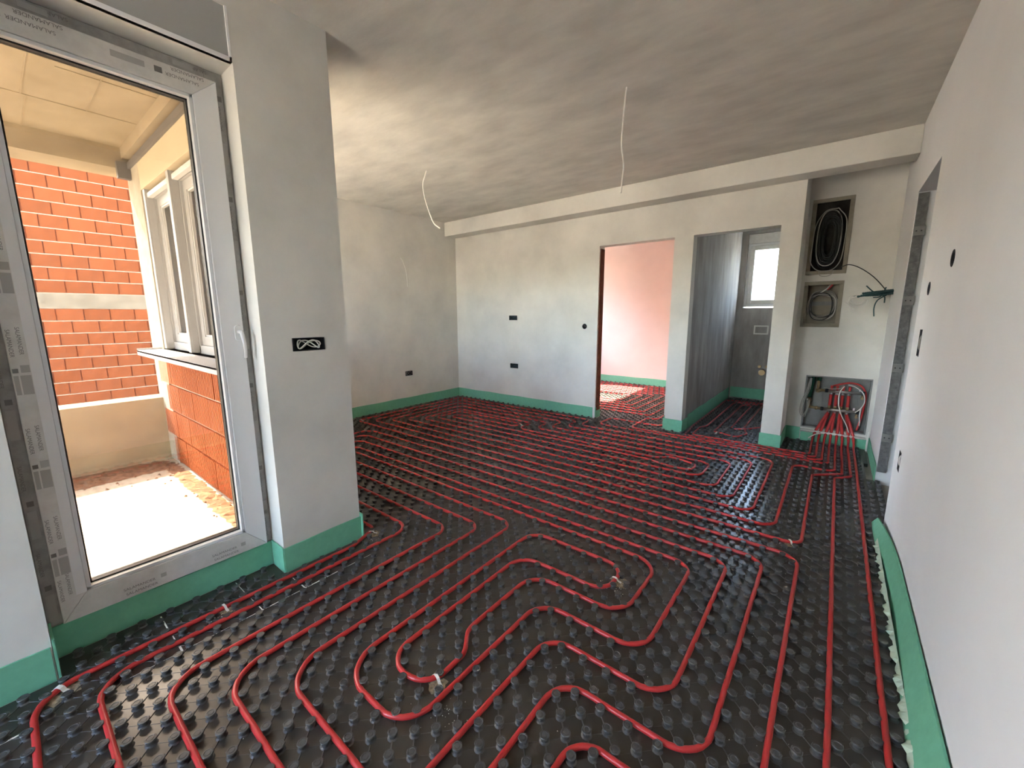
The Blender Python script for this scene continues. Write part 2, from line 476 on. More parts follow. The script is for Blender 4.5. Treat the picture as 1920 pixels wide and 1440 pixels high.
# ---- brick building across the way
root = empty('brick_building', 'orange clay brick building across from the loggia with a concrete band', 'building', (-12.32, 2.0, -1.2))
XN = -12.32
mb = MB(); mb.box(XN-4, XN-0.010, -0.95, 7.5, -1.2, 5.6)
part(root, mb, 'wall', 'brick_dk')
mb = MB(); mb.box(XN-0.010, XN+0.006, -0.95, 7.5, 1.50, 1.80)
part(root, mb, 'concrete_band', 'concrete')
mb = MB(); mb.box(-0.012, 0.0, 0.0, 0.377, 0.0, 0.232)
br = None; bed_j = None
for k in range(-10, 12):
    z = 1.80+0.016+0.25*k if k >= 0 else 1.50-0.234+0.25*(k+1)
    m2 = MB(); m2.box(-0.010, 0.002, 0.0, 8.4, 0.0, 0.018)
    if bed_j is None: bed_j = m2.build('mortar_bed', 'mortar'); o = bed_j
    else: o = bed_j.copy(); COL.objects.link(o)
    o.parent = root; o.location = Vector((XN, -0.93, z-0.0175)) - root.location
    y = -0.93 + (0.0 if k % 2 == 0 else -0.2)
    while y < 4.0:
        if y >= -0.95:
            if br is None:
                br = mb.build('brick', 'brick'); o = br
            else:
                o = br.copy(); COL.objects.link(o)
            o.parent = root
            o.location = Vector((XN+rng.uniform(-.003, .003), y, z)) - root.location
        y += 0.394
# ground and hill
mb = MB(); mb.box(-160, 60, -160, 160, -1.4, -1.18)
tag(mb.build('ground', 'ground'), 'dry open ground outside the building', 'ground', None, 'structure')
vs = []; fs = []
NX, NY = 14, 40
for i in range(NX):
    for j in range(NY):
        x = -60-6*i; y = -130+6.0*j
        h = 16*math.sin(math.pi*min(1, i/9.0)*0.5)*(0.8+0.25*math.sin(y*0.05)+0.1*math.sin(y*0.17+i))
        vs.append((x, y, -0.7+h))
for i in range(NX-1):
    for j in range(NY-1):
        a = i*NY+j
        fs.append((a, a+NY, a+NY+1, a+1))
mb = MB(); mb.add(vs, fs, True)
tag(mb.build('hill', 'hill'), 'dry brown hillside far beyond the loggia', 'hill', None, 'structure')

# ================================================================ WINDOWS AND DOORS
# ---- balcony door (door_1)
d1 = empty('door_1', 'white glazed balcony door with protective film still on its frame', 'balcony door', (XF, 0.39, ZG), None, 'structure')
FX0 = XF-0.07
mb = MB()   # blind frame
fy0, fy1 = YJ0+0.0005, YJ1
mb.box(FX0, XF, fy0, 0.058, ZG, ZJ-0.002)
mb.box(FX0, XF, 0.728, fy1-0.001, ZG, ZJ-0.002)
fr = part(d1, mb, 'frame', 'film_dark', 0.003)
mb = MB(); mb.box(FX0, XF, 0.058, 0.728, 2.335, ZJ-0.002)
part(d1, mb, 'frame_head', 'film_dark', 0.003)
mb = MB(); mb.box(FX0, XF-0.01, 0.058, 0.728, ZG-0.004, 0.165)
part(d1, mb, 'threshold', 'film', 0.002)
SX0, SX1 = XF-0.055, XF+0.022
sy0, sy1, sz0, sz1 = 0.020, 0.766, 0.140, 2.375
gy0, gy1, gz0, gz1 = 0.098, 0.672, 0.242, 2.290
def mitre(y0, y1, z0, z1, a0, a1, c0, c1, x0, x1, side):
    m = MB()
    if side == 'L': q = [(y0, z0), (a0, c0), (a0, c1), (y0, z1)]
    if side == 'R': q = [(a1, c0), (y1, z0), (y1, z1), (a1, c1)]
    if side == 'B': q = [(y0, z0), (y1, z0), (a1, c0), (a0, c0)]
    if side == 'T': q = [(a0, c1), (a1, c1), (y1, z1), (y0, z1)]
    vs = [(x1, a, b) for a, b in q]+[(x0, a, b) for a, b in q]
    return m.add(vs, [(0, 1, 2, 3), (7, 6, 5, 4)]+[(i, i+4, (i+1) % 4+4, (i+1) % 4) for i in range(4)])
stiles = {}
for side, mt in (('L', 'film'), ('B', 'film'), ('T', 'film'), ('R', 'pvc')):
    stiles[side] = part(d1, mitre(sy0, sy1, sz0, sz1, gy0, gy1, gz0, gz1, SX0, SX1, side), {'L': 'hinge_stile', 'R': 'lock_stile', 'B': 'bottom_rail', 'T': 'top_rail'}[side], mt, 0.003)
# bare white edge of the hinge stile next to the glass
mb = MB(); mb.box(SX1-0.001, SX1+0.0006, gy0-0.030, gy0, gz0, gz1)
sub(stiles['L'], mb, 'bare_edge', 'pvc')
# glazing bead: bright inner lip + gasket
mb = MB()
g = 0.014
mb.box(SX0+0.02, SX1-0.006, gy0, gy0+g, gz0, gz1); mb.box(SX0+0.02, SX1-0.006, gy1-g, gy1, gz0, gz1)
mb.box(SX0+0.02, SX1-0.006, gy0, gy1, gz0, gz0+g); mb.box(SX0+0.02, SX1-0.006, gy0, gy1, gz1-g, gz1)
part(d1, mb, 'glazing_bead', 'win_lt', 0.002)
mb = MB()
g2 = g+0.006
for (a, b, c, e) in ((gy0+g, gy0+g2, gz0+g, gz1-g), (gy1-g2, gy1-g, gz0+g, gz1-g), (gy0+g, gy1-g, gz0+g, gz0+g2), (gy0+g, gy1-g, gz1-g2, gz1-g)):
    mb.box(SX0+0.012, SX0+0.045, a, b, c, e)
part(d1, mb, 'gasket', 'gasket')
mb = MB(); mb.box(SX0+0.022, SX0+0.028, gy0+g, gy1-g, gz0+g, gz1-g)
part(d1, mb, 'glass_pane', 'glass_t')
# handle: rosette, neck, lever curving down
hy, hz = 0.742, 1.262
mb = MB()
ring = []
for k in range(24):
    a = 2*math.pi*k/24
    ring.append((math.cos(a)*0.0155, math.sin(a)*0.0155+(0.022 if math.sin(a) > 0 else -0.022)))
vs = [(SX1+0.007, hy+a, hz+b) for a, b in ring]+[(SX1, hy+a*1.08, hz+b*1.05) for a, b in ring]
mb.add(vs, [tuple(range(24))]+[(i, i+24, (i+1) % 24+24, (i+1) % 24) for i in range(24)], False)
hd = part(d1, mb, 'handle', 'pvc')
mb = MB(); mb.cyl((SX1+0.004, hy, hz+0.006), (SX1+0.045, hy, hz+0.006), 0.0085, 12)
mb.tube([(SX1+0.040, hy, hz+0.012), (SX1+0.046, hy+0.002, hz-0.01), (SX1+0.047, hy+0.006, hz-0.05), (SX1+0.043, hy+0.008, hz-0.09), (SX1+0.036, hy+0.008, hz-0.118)], [0.0085, 0.009, 0.0078, 0.0072, 0.0066], 10)
sub(hd, mb, 'lever', 'pvc')
# roller shutter box cover above the door
mb = MB(); mb.box(XD-0.20, XD-0.006, YJ0, 0.790, ZJ+0.016, 2.637)
part(d1, mb, 'shutter_box_panel', 'grey_panel')
mb = MB(); mb.box(XD-0.02, XD+0.002, YJ0, YJ1-0.003, ZJ, ZJ+0.018)
mb.box(XD-0.02, XD+0.002, 0.787, YJ1-0.003, ZJ, 2.637)
part(d1, mb, 'panel_trim', 'plaster_w')

# printed film: SALAMANDER with a small square mark and faint blocks of text
def text_mesh(s):
    cu = bpy.data.curves.new('print', 'FONT')
    cu.body = s; cu.size = 1.0; cu.align_x = 'LEFT'
    to = bpy.data.objects.new('print', cu); COL.objects.link(to)
    dg = bpy.context.evaluated_depsgraph_get()
    me = bpy.data.meshes.new_from_object(to.evaluated_get(dg))
    bpy.data.objects.remove(to)
    me.materials.clear(); me.materials.append(M['ink'])
    return me
TM = text_mesh('SALAMANDER')
xs = [v.co.x for v in TM.vertices]
TW = max(xs)-min(xs)
def put_print(parent, y, z, direction, width=0.115, faint=False, xf=None):
    # lettering lies on the plane x = xf, facing into the room (+x); reading direction in (y, z)
    o = bpy.data.objects.new('printed_lettering', TM); COL.objects.link(o)
    s = width/TW
    dy, dz = direction
    X = Vector((0, dy, dz)); Z = Vector((1, 0, 0)); Y = Z.cross(X)
    m = Matrix.Identity(4)
    for i in range(3):
        m[i][0] = X[i]*s; m[i][1] = Y[i]*s; m[i][2] = Z[i]*s
    m[0][3], m[1][3], m[2][3] = xf, y, z
    off = Vector(parent.location)
    if parent.parent: off = off+Vector(parent.parent.location)
    m = Matrix.Translation(-off) @ m
    o.parent = parent
    o.matrix_local = m
    return o
def put_block(parent, y0, y1, z0, z1, xf, m='ink_l'):
    b = MB(); b.box(xf-0.0005, xf+0.0004, y0, y1, z0, z1)
    return sub(parent, b, 'printed_block', m)
xs_ = SX1+0.0012; xf_ = XF+0.0012
for z in (2.02, 1.66, 1.30, 0.94, 0.58, 0.345):
    if z > 0.35:
        put_print(stiles['L'], 0.026, z, (0, -1), 0.098, False, xs_)
        put_print(stiles['L'], 0.049, z+0.008, (0, -1), 0.098, False, xs_)
        put_block(stiles['L'], 0.044, 0.066, z-0.155, z-0.128, xs_, 'ink_l')
        put_block(stiles['L'], 0.024, 0.038, z-0.155, z-0.140, xs_, 'ink')
        put_block(stiles['L'], 0.040, 0.066, z-0.235, z-0.165, xs_)
        put_block(stiles['L'], 0.024, 0.036, z-0.235, z-0.165, xs_)
    else:
        put_print(stiles['L'], 0.026, z-0.02, (0, -1), 0.092, False, xs_)
        put_print(stiles['L'], 0.049, z, (0, -1), 0.092, False, xs_)
for y in (0.20, 0.52):
    put_print(stiles['B'], y, 0.178, (1, 0), 0.105, False, xs_)
    put_print(stiles['B'], y+0.006, 0.155, (1, 0), 0.105, False, xs_)
    put_block(stiles['B'], y+0.125, y+0.145, 0.178, 0.196, xs_, 'ink_l')
for y in (0.30, 0.72):
    put_print(stiles['T'], y, 2.368, (-1, 0), 0.115, False, xs_)
    put_print(stiles['T'], y-0.02, 2.342, (-1, 0), 0.115, False, xs_)
    put_block(stiles['T'], y-0.17, y-0.145, 2.330, 2.352, xs_, 'ink')
    put_block(stiles['T'], y-0.30, y-0.20, 2.330, 2.352, xs_)
    put_print(fr, y+0.02, 2.412, (-1, 0), 0.115, False, xf_)
    put_block(fr, y-0.10, y-0.03, 2.392, 2.412, xf_, 'ink_l')
for z in (2.18, 1.75, 1.32, 0.86, 0.42, 0.17):
    put_print(fr, 0.780, z, (0, 1), 0.105, False, xf_)
    put_block(fr, 0.770, 0.788, z+0.125, z+0.147, xf_, 'ink')
    put_block(fr, 0.772, 0.790, z-0.14, z-0.05, xf_, 'ink_l')
for z in (1.55, 1.19, 0.80, 0.45):
    put_print(fr, -0.012, z, (0, -1), 0.098, False, xf_)
    put_block(fr, -0.008, 0.010, z-0.16, z-0.14, xf_, 'ink')
    put_block(fr, -0.012, 0.012, z-0.29, z-0.18, xf_, 'ink_l')

# ---- kitchen window seen from the loggia (window_1)
w1 = empty('window_1', 'grey kitchen window with roller shutter rails seen from the loggia', 'window', (-3.97, YK, KWZ0), None, 'structure')
mb = MB(); mb.box(KWX0, KWX1, YK-0.012, YK+0.16, 2.40, 2.615); part(w1, mb, 'shutter_box', 'cream', 0.003)
mb = MB(); mb.box(-5.10, KWX1+0.1, YK-0.03, YK+0.004, 2.615, 2.665); part(w1, mb, 'metal_channel', 'metal_dk')
mb = MB(); mb.box(XB-0.01, XB+0.05, YK-0.10, YK-0.012, 2.53, 2.665); part(w1, mb, 'channel_end', 'metal_dk')
FY0, FY1 = YK+0.055, YK+0.125
mb = MB()
mb.box(KWX0, KWX0+0.06, FY0, FY1, KWZ0, 2.40); mb.box(KWX1-0.06, KWX1, FY0, FY1, KWZ0, 2.40)
mb.box(KWX0, KWX1, FY0, FY1, KWZ0, KWZ0+0.065); mb.box(KWX0, KWX1, FY0, FY1, 2.335, 2.40)
XM, XM2 = -3.985, -3.27
mb.box(XM-0.045, XM+0.045, FY0, FY1, KWZ0, 2.40); mb.box(XM2-0.045, XM2+0.045, FY0, FY1, KWZ0, 2.40)
part(w1, mb, 'frame', 'win_grey', 0.003)
for xx in (KWX0+0.002, XM-0.030, XM2-0.030, KWX1-0.062):
    mb = MB()
    mb.box(xx, xx+0.060, YK-0.004, YK+0.010, KWZ0+0.01, 2.40)
    mb.box(xx, xx+0.012, YK+0.010, FY0, KWZ0+0.01, 2.40)
    mb.box(xx+0.048, xx+0.060, YK+0.010, FY0, KWZ0+0.01, 2.40)
    part(w1, mb, 'shutter_rail', 'win_grey', 0.002)
for (a, b) in ((KWX0+0.06, XM-0.045), (XM+0.045, XM2-0.045), (XM2+0.045, KWX1-0.06)):
    z0, z1 = KWZ0+0.065, 2.335
    t = 0.072
    m = MB()
    m.box(a, a+t, FY0+0.018, FY1-0.006, z0, z1); m.box(b-t, b, FY0+0.018, FY1-0.006, z0, z1)
    m.box(a+t, b-t, FY0+0.018, FY1-0.006, z0, z0+t); m.box(a+t, b-t, FY0+0.018, FY1-0.006, z1-t, z1)
    sa = part(w1, m, 'sash', 'win_grey', 0.004)
    m = MB()
    e = 0.012
    m.box(a+t, a+t+e, FY0+0.025, FY0+0.045, z0+t, z1-t); m.box(b-t-e, b-t, FY0+0.025, FY0+0.045, z0+t, z1-t)
    m.box(a+t, b-t, FY0+0.025, FY0+0.045, z0+t, z0+t+e); m.box(a+t, b-t, FY0+0.025, FY0+0.045, z1-t-e, z1-t)
    sub(sa, m, 'glazing_bead', 'win_lt')
    m = MB(); m.box(a+t, b-t, FY0+0.047, FY0+0.053, z0+t, z1-t)
    sub(sa, m, 'glass_pane', 'glass')
    m = MB(); m.box(a, b, YK+0.012, YK+0.050, 2.335, 2.372)
    part(w1, m, 'shutter_bar', 'win_lt', 0.004)
mb = MB()
mb.box(KWX0-0.06, KWX1+0.08, YK-0.185, YK+0.06, 1.035, 1.050)
mb.box(KWX0-0.06, KWX1+0.08, YK-0.185, YK-0.181, 1.008, 1.050)
mb.box(KWX0-0.064, KWX0-0.06, YK-0.185, YK+0.0, 1.030, 1.066)
part(w1, mb, 'outer_sill', 'alu', 0.002)

# ---- bathroom window (window_2)
w2 = empty('window_2', 'small white bathroom window with a milky pane', 'window', (-0.9, 7.5, BWZ0), None, 'structure')
mb = MB(); mb.box(BWX0, BWX1, 7.49, 7.60, 2.42, BWZ1); part(w2, mb, 'shutter_box', 'film')
fz0, fz1 = BWZ0+0.02, 2.42
mb = MB(); t = 0.05
mb.box(BWX0, BWX0+t, 7.51, 7.58, fz0, fz1); mb.box(BWX1-t, BWX1, 7.51, 7.58, fz0, fz1)
mb.box(BWX0+t, BWX1-t, 7.51, 7.58, fz0, fz0+t); mb.box(BWX0+t, BWX1-t, 7.51, 7.58, fz1-t, fz1)
part(w2, mb, 'frame', 'pvc', 0.003)
mb = MB(); a, b, c, e = BWX0+t-.01, BWX1-t+.01, fz0+t-.01, fz1-t+.01; s_ = 0.062
mb.box(a, a+s_, 7.49, 7.56, c, e); mb.box(b-s_, b, 7.49, 7.56, c, e)
mb.box(a+s_, b-s_, 7.49, 7.56, c, c+s_); mb.box(a+s_, b-s_, 7.49, 7.56, e-s_, e)
sa = part(w2, mb, 'sash', 'film', 0.004)
mb = MB(); mb.box(a+s_, b-s_, 7.525, 7.531, c+s_, e-s_); sub(sa, mb, 'glass_pane', 'glass_f')
mb = MB(); mb.box(b-0.045, b-0.02, 7.478, 7.49, 1.88, 1.96); mb.tube([(b-0.032, 7.485, 1.93), (b-0.032, 7.45, 1.93), (b-0.032, 7.448, 1.84)], 0.008, 8)
sub(sa, mb, 'handle', 'pvc')

# ---- bedroom window (window_3), unseen rear window added for daylight (added_rear_window)
def plain_window(name, label, axis, p, a0, a1, z0, z1, mid=True):
    r = empty(name, label, 'window', ((p, (a0+a1)/2, z0) if axis == 'x' else ((a0+a1)/2, p, z0)), None, 'structure')
    def bx(m, b0, b1, q0, q1, d0, d1_):
        if axis == 'x': m.box(p+d0, p+d1_, b0, b1, q0, q1)
        else: m.box(b0, b1, p+d0, p+d1_, q0, q1)
    m = MB(); t = 0.07
    bx(m, a0, a0+t, z0, z1, -.035, .035); bx(m, a1-t, a1, z0, z1, -.035, .035)
    bx(m, a0+t, a1-t, z0, z0+t, -.035, .035); bx(m, a0+t, a1-t, z1-t, z1, -.035, .035)
    part(r, m, 'frame', 'pvc', 0.003)
    mids = [a0+t, (a0+a1)/2, a1-t] if mid else [a0+t, a1-t]
    if mid:
        m = MB(); bx(m, (a0+a1)/2-0.05, (a0+a1)/2+0.05, z0+t, z1-t, -.03, .03); part(r, m, 'mullion', 'pvc', 0.003)
    for i in range(len(mids)-1):
        m = MB(); bx(m, mids[i]+(0.05 if i else 0), mids[i+1]-(0.05 if i < len(mids)-2 else 0), z0+t, z1-t, -.003, .003)
        part(r, m, 'glass_pane', 'glass')
    return r
plain_window('window_3', 'bedroom window letting sun onto the studded floor', 'x', XL-0.12, 5.30, 7.00, 1.35, 2.55)
plain_window('added_rear_window', 'unseen white window added behind the viewpoint for daylight', 'y', YREAR-0.12, -2.10, -1.18, 0.10, 2.55)
# raw brick jamb of the bedroom doorway
mb = MB(); mb.box(X1L-0.001, X1L+0.012, YW+0.025, YW+WT-0.02, 0.10, ZD-0.03)
struct('trim_5', mb, 'jamb_brick', 'dark raw brick jamb on the left of the bedroom doorway', 'door jamb')
# entrance opening: rough jamb with fixing plates
mb = MB(); mb.box(XR+0.004, XR+0.060, 4.300, 4.322, 0.08, 2.205)
j = struct('trim_6', mb, 'bead', 'rough grey far jamb of the entrance opening with metal fixing plates', 'door jamb')
for z in (1.94, 1.44, 0.93, 0.37):
    m = MB(); m.box(XR+0.002, XR+0.066, 4.290, 4.302, z-0.032, z+0.032)
    m.box(XR+0.002, XR+0.066, 4.284, 4.302, z+0.026, z+0.032); m.box(XR+0.002, XR+0.066, 4.284, 4.302, z-0.032, z-0.026)
    q = m.build('fixing_plate', 'galv', j)
    for dx in (0.018, 0.045):
        m = MB(); m.cyl((XR+dx, 4.292, z), (XR+dx, 4.286, z), 0.005, 8)
        m.build('screw', 'gasket', q)

# ================================================================ STUDDED MAT
def stud_profile(lod):
    if lod == 0:
        return 12, [(.0180, 0), (.0132, .0040), (.0126, .0138), (.0158, .0168), (.0164, .0202), (.0152, .0220), (.0108, .0222), (.0100, .0209), (.0088, .0209), (.0082, .0220), (0, .0222)]
    if lod == 1:
        return 10, [(.0175, 0), (.0127, .0045), (.0126, .0134), (.0162, .0167), (.0162, .0200), (.0143, .0216), (0, .0217)]
    return 7, [(.0150, 0), (.0128, .0122), (.0162, .0155), (.0155, .0203), (0, .0205)]
def stud_arrays(lod):
    seg, pr = stud_profile(lod)
    v = []; f = []
    for (r, z) in pr[:-1]:
        for k in range(seg):
            a = 2*math.pi*(k+0.5)/seg
            wob = 1.0 + (0.035*math.cos(k*math.pi) if (lod == 0 and .015 < r and z > .015) else 0)
            v.append((r*wob*math.cos(a), r*wob*math.sin(a), z))
    v.append((0, 0, pr[-1][1]))
    n = len(pr)-1
    for i in range(n-1):
        for k in range(seg):
            k2 = (k+1) % seg
            f.append((i*seg+k, i*seg+k2, (i+1)*seg+k2)); f.append((i*seg+k, (i+1)*seg+k2, (i+1)*seg+k))
    for k in range(seg):
        f.append(((n-1)*seg+k, (n-1)*seg+(k+1) % seg, n*seg))
    return np.array(v, np.float32), np.array(f, np.int32)

def tri_mesh(name, V, F, material, smooth=True):
    me = bpy.data.meshes.new(name)
    me.vertices.add(len(V)); me.vertices.foreach_set('co', V.astype(np.float32).ravel())
    me.loops.add(F.size); me.loops.foreach_set('vertex_index', F.astype(np.int32).ravel())
    me.polygons.add(len(F)); me.polygons.foreach_set('loop_start', np.arange(0, F.size, 3, dtype=np.int32))
    me.polygons.foreach_set('use_smooth', np.full(len(F), smooth))
    me.materials.append(M[material])
    me.update(); me.validate()
    return me

def scatter(name, pts, lod, material):
    v, f = stud_arrays(lod)
    n = len(pts)
    V = (v[None]+pts[:, None, :]).reshape(-1, 3)
    F = (f[None]+(np.arange(n)*len(v))[:, None, None]).reshape(-1, 3)
    return tri_mesh(name, V, F, material)

def sharpen(me, ang=0.7):
    try:
        me.set_sharp_from_angle(angle=ang)
    except Exception:
        pass

def lattice(rects, m=0.017):
    out = {}
    for (x0, x1, y0, y1) in rects:
        for i in range(math.floor(x0/P), math.ceil(x1/P)+2):
            for j in range(math.floor(y0/P)-2, math.ceil(y1/P)+2):
                if (i+j) % 2: continue
                x, y = ux(i), vy(j)
                if x0+m < x < x1-m and y0+m < y < y1-m: out[(i, j)] = (x, y)
    return out
MXR = XR-0.052
main_rects = [(XD+0.010, MXR, YREAR+0.01, YW-0.010), (XL+0.010, XD+0.010, YP+0.010, YW-0.010), (XF+0.008, XD+0.010, YJ0+0.010, YJ1-0.010),
              (XC+0.010, MXR+0.03, YW-0.010, YN-0.010), (X1L+0.02, X1R-0.012, YW-0.010, YW+WT), (XWL+0.012, XW-0.012, YW-0.010, YW+WT), (MXR, XR+0.035, 3.44, 4.31)]
# fuse lattice over touching rectangles
def inside(rects, x, y, m):
    ok = 0
    for dx in (-m, m):
        for dy in (-m, m):
            if any(a-1e-6 <= x+dx <= b+1e-6 and c-1e-6 <= y+dy <= d+1e-6 for a, b, c, d in rects): ok += 1
    return ok == 4
def lattice_in(rects, m=0.017):
    x0 = min(r[0] for r in rects); x1 = max(r[1] for r in rects)
    y0 = min(r[2] for r in rects); y1 = max(r[3] for r in rects)
    out = {}
    for i in range(math.floor(x0/P), math.ceil(x1/P)+2):
        for j in range(math.floor(y0/P)-2, math.ceil(y1/P)+2):
            if (i+j) % 2: continue
            x, y = ux(i), vy(j)
            if inside(rects, x, y, m): out[(i, j)] = (x, y)
    return out

def mat_base(rects):
    mb = MB()
    for (a, b, c, d) in rects: mb.box(a, b, c, d, -0.031, 0.0)
    return mb

matroot = empty('studded_heating_mat', 'black studded underfloor heating mat covering the main room floor', 'floor mat', (-1.0, 2.0, -0.031))
part(matroot, mat_base(main_rects), 'base', 'black')
L = lattice_in(main_rects)
pts = np.array(list(L.values())); keys = list(L.keys())
rel = np.c_[pts, np.full(len(pts), -EH)]
depth = rel @ np.array(fw)
sx = 960+764.33*(rel @ np.array(r2))/np.where(depth > 0.05, depth, 1); sy = 720-764.33*(rel @ np.array(u2))/np.where(depth > 0.05, depth, 1)
# studs that the walls hide or the frame cuts off do not count as shown
vis = (depth > 0.3) & (sx > -10) & (sx < 1930) & (sy > 0) & (sy < 1450) & ((pts[:, 0] > XD) | (pts[:, 1]*XD > YP*pts[:, 0]))
order = np.argsort(np.where(vis, depth, 1e6))
near = order[:300]
v0, f0 = stud_arrays(0)
sm = tri_mesh('stud', v0, f0, 'stud'); sharpen(sm)
for k in near:
    o = bpy.data.objects.new('stud', sm); COL.objects.link(o)
    o.parent = matroot
    o.location = Vector((pts[k, 0], pts[k, 1], 0)) - matroot.location
    o.rotation_euler = (0, 0, rng.uniform(0, 6.28))
rest = np.setdiff1d(np.arange(len(pts)), near)
dr = np.linalg.norm(pts[rest], axis=1)
for nm, sel, lod in (('stud_field', rest[(dr < 2.9)], 1), ('stud_field', rest[(dr >= 2.9)], 2)):
    me = scatter(nm, np.c_[pts[sel], np.zeros(len(sel))], lod, 'stud'); sharpen(me)
    o = bpy.data.objects.new(nm, me); COL.objects.link(o)
    o['kind'] = 'stuff'; o['label'] = 'field of small black mushroom studs'
    o.parent = matroot; o.location = -matroot.location
# moulded ridges running diagonally from stud to stud
mb = MB()
for (i, j), (x, y) in L.items():
    if x*x+y*y > 10: continue
    for (di, dj, wd, hh) in ((1, -1, .0022, .0024), (1, 1, .0010, .0009)):
        if (i+di, j+dj) in L:
            x2, y2 = L[(i+di, j+dj)]
            dx, dy = (x2-x), (y2-y); l = math.hypot(dx, dy); dx /= l; dy /= l
            nx, ny = -dy*wd, dx*wd
            ax, ay = x+dx*.016, y+dy*.016; bx_, by_ = x2-dx*.016, y2-dy*.016
            vs = [(ax-nx, ay-ny, 0), (bx_-nx, by_-ny, 0), (bx_+nx, by_+ny, 0), (ax+nx, ay+ny, 0),
                  (ax-nx*.5, ay-ny*.5, hh), (bx_-nx*.5, by_-ny*.5, hh), (bx_+nx*.5, by_+ny*.5, hh), (ax+nx*.5, ay+ny*.5, hh)]
            mb.add(vs, [(0, 1, 5, 4), (4, 5, 6, 7), (2, 3, 7, 6)])
o = part(matroot, mb, 'moulded_ridge', 'stud'); o['kind'] = 'stuff'; o['label'] = 'fine moulded ridges between the studs'
# pale gaps where panels meet by the balcony door
mb = MB()
def gap(u0, v0_, u1, v1_, wd):
    a = Vector((ux(u0), vy(v0_), 0.0008)); b = Vector((ux(u1), vy(v1_), 0.0008))
    d = (b-a).normalized(); n = Vector((-d.y, d.x, 0))*wd
    mb.add([a-n, b-n, b+n, a+n], [(0, 1, 2, 3)])
for (a, b, wd) in ((1.6, 5.0, .0009), (5.7, 9.2, .0012), (9.6, 11.3, .0018), (11.5, 13.2, .0024), (13.6, 15.3, .0020), (15.5, 17.1, .0034), (17.5, 19.0, .0026), (19.4, 21.4, .0016), (21.9, 23.0, .0010), (-4.6, -3.3, .0034)):
    gap(-39.7, a, -39.7, b, wd)
for (v, u0, wd) in ((5.3, -46.2, .0026), (11.4, -46.3, .0016), (15.4, -43.6, .0022)):
    gap(u0, v, -43.0, v, wd); gap(-42.4, v+0.05, -41.1, v+0.05, wd*.8); gap(-40.5, v+0.1, -39.7, v+0.1, wd*1.4)
part(matroot, mb, 'panel_gap', 'eps')

for nm, lab, rects in (('bed', 'black studded heating mat on the bedroom floor beyond the doorway', [(XL+0.01, XWL-0.115, YW+WT, 7.64)]),
                       ('bath', 'black studded heating mat on the dark bathroom floor', [(XWL+0.012, XW-0.01, YW+WT, 7.33)])):
    rr = empty('studded_heating_mat', lab, 'floor mat', ((rects[0][0]+rects[0][1])/2, (rects[0][2]+rects[0][3])/2, -0.031))
    part(rr, mat_base(rects), 'base', 'black')
    LL = lattice_in(rects)
    pp = np.array([q for q in LL.values() if nm == 'bath' or q[0] > -4.6])
    me = scatter('stud_field', np.c_[pp, np.zeros(len(pp))], 2, 'stud'); sharpen(me)
    o = bpy.data.objects.new('stud_field', me); COL.objects.link(o)
    o['kind'] = 'stuff'; o.parent = rr; o.location = -rr.location

# ================================================================ HEATING PIPES
PR, PZ = 0.0098, 0.0112
def fillet(c, rad=2.0):
    # corner list in lattice units (u, v[, radius]) -> smooth list of metres (x, y)
    out = []
    n = len(c)
    q = [Vector((a[0], a[1])) for a in c]
    for i in range(n):
        if i in (0, n-1):
            out.append(q[i]); continue
        r = c[i][2] if len(c[i]) > 2 else rad
        d0 = (q[i-1]-q[i]); d1 = (q[i+1]-q[i])
        l0, l1 = d0.length, d1.length
        d0.normalize(); d1.normalize()
        ang = math.acos(max(-1, min(1, d0.dot(d1))))
        if ang > 3.1: out.append(q[i]); continue
        t = r/math.tan(ang/2)
        t = min(t, l0*0.49, l1*0.49)
        r = t*math.tan(ang/2)
        bis = (d0+d1).normalized()
        ctr = q[i]+bis*(r/math.sin(ang/2))
        a = q[i]+d0*t; b = q[i]+d1*t
        va, vb = a-ctr, b-ctr
        tot = math.pi-ang
        sgn = 1 if va.x*vb.y-va.y*vb.x > 0 else -1
        k = max(3, int(tot/0.16))
        for s in range(k+1):
            th = sgn*tot*s/k
            out.append(ctr+Vector((va.x*math.cos(th)-va.y*math.sin(th), va.x*math.sin(th)+va.y*math.cos(th))))
    # resample with a little hand-laid waviness
    res = []
    for i in range(len(out)-1):
        a, b = out[i], out[i+1]
        l = (b-a).length
        k = max(1, int(l/3.0))
        for s in range(k): res.append(a+(b-a)*(s/k))
    res.append(out[-1])
    pts3 = []
    for i, g in enumerate(res):
        wx = 0.0006*math.sin(i*1.7+g.x)*(1 if 0 < i < len(res)-1 else 0)
        pts3.append((ux(g.x)+wx, vy(g.y)+0.0006*math.cos(i*2.3+g.y), PZ))
    return pts3

def riser(x0, xb, zb, flip):
    a = [(x0, 5.10, PZ), (x0, 5.17, 0.018), (x0, 5.225, 0.05), (x0+(xb-x0)*.15, 5.262, 0.12), (x0+(xb-x0)*.6, 5.300, 0.24)]
    if zb > 0.4:
        a += [(xb, 5.335, 0.32), (xb, 5.335, 0.42), (xb, 5.318, zb)]
    else:
        a += [(xb, 5.315, zb)]
    return a[::-1] if flip else a
BARX = [0.018, 0.065, 0.112, 0.162]
def pipe(label, corners, mstart, mend, rad=2.0):
    # mstart / mend: (u, bar outlet index, bar height) at the manifold
    body = fillet(corners, rad)
    pts = []
    if mstart: pts += riser(ux(mstart[0]), BARX[mstart[1]], mstart[2], True)
    pts += [p for p in body if p[1] < 5.08 or not mstart or p[0] < -0.35]
    if mend: pts += riser(ux(mend[0]), BARX[mend[1]], mend[2], False)
    rr = [PR*(1.0 if p[2] < 0.05 else min(1.42, 1+(p[2]-0.05)*6)) for p in pts]
    mb = MB(); mb.tube(pts, rr, 10)
    return tag(mb.build('heating_pipe', 'red'), label, 'pipe')
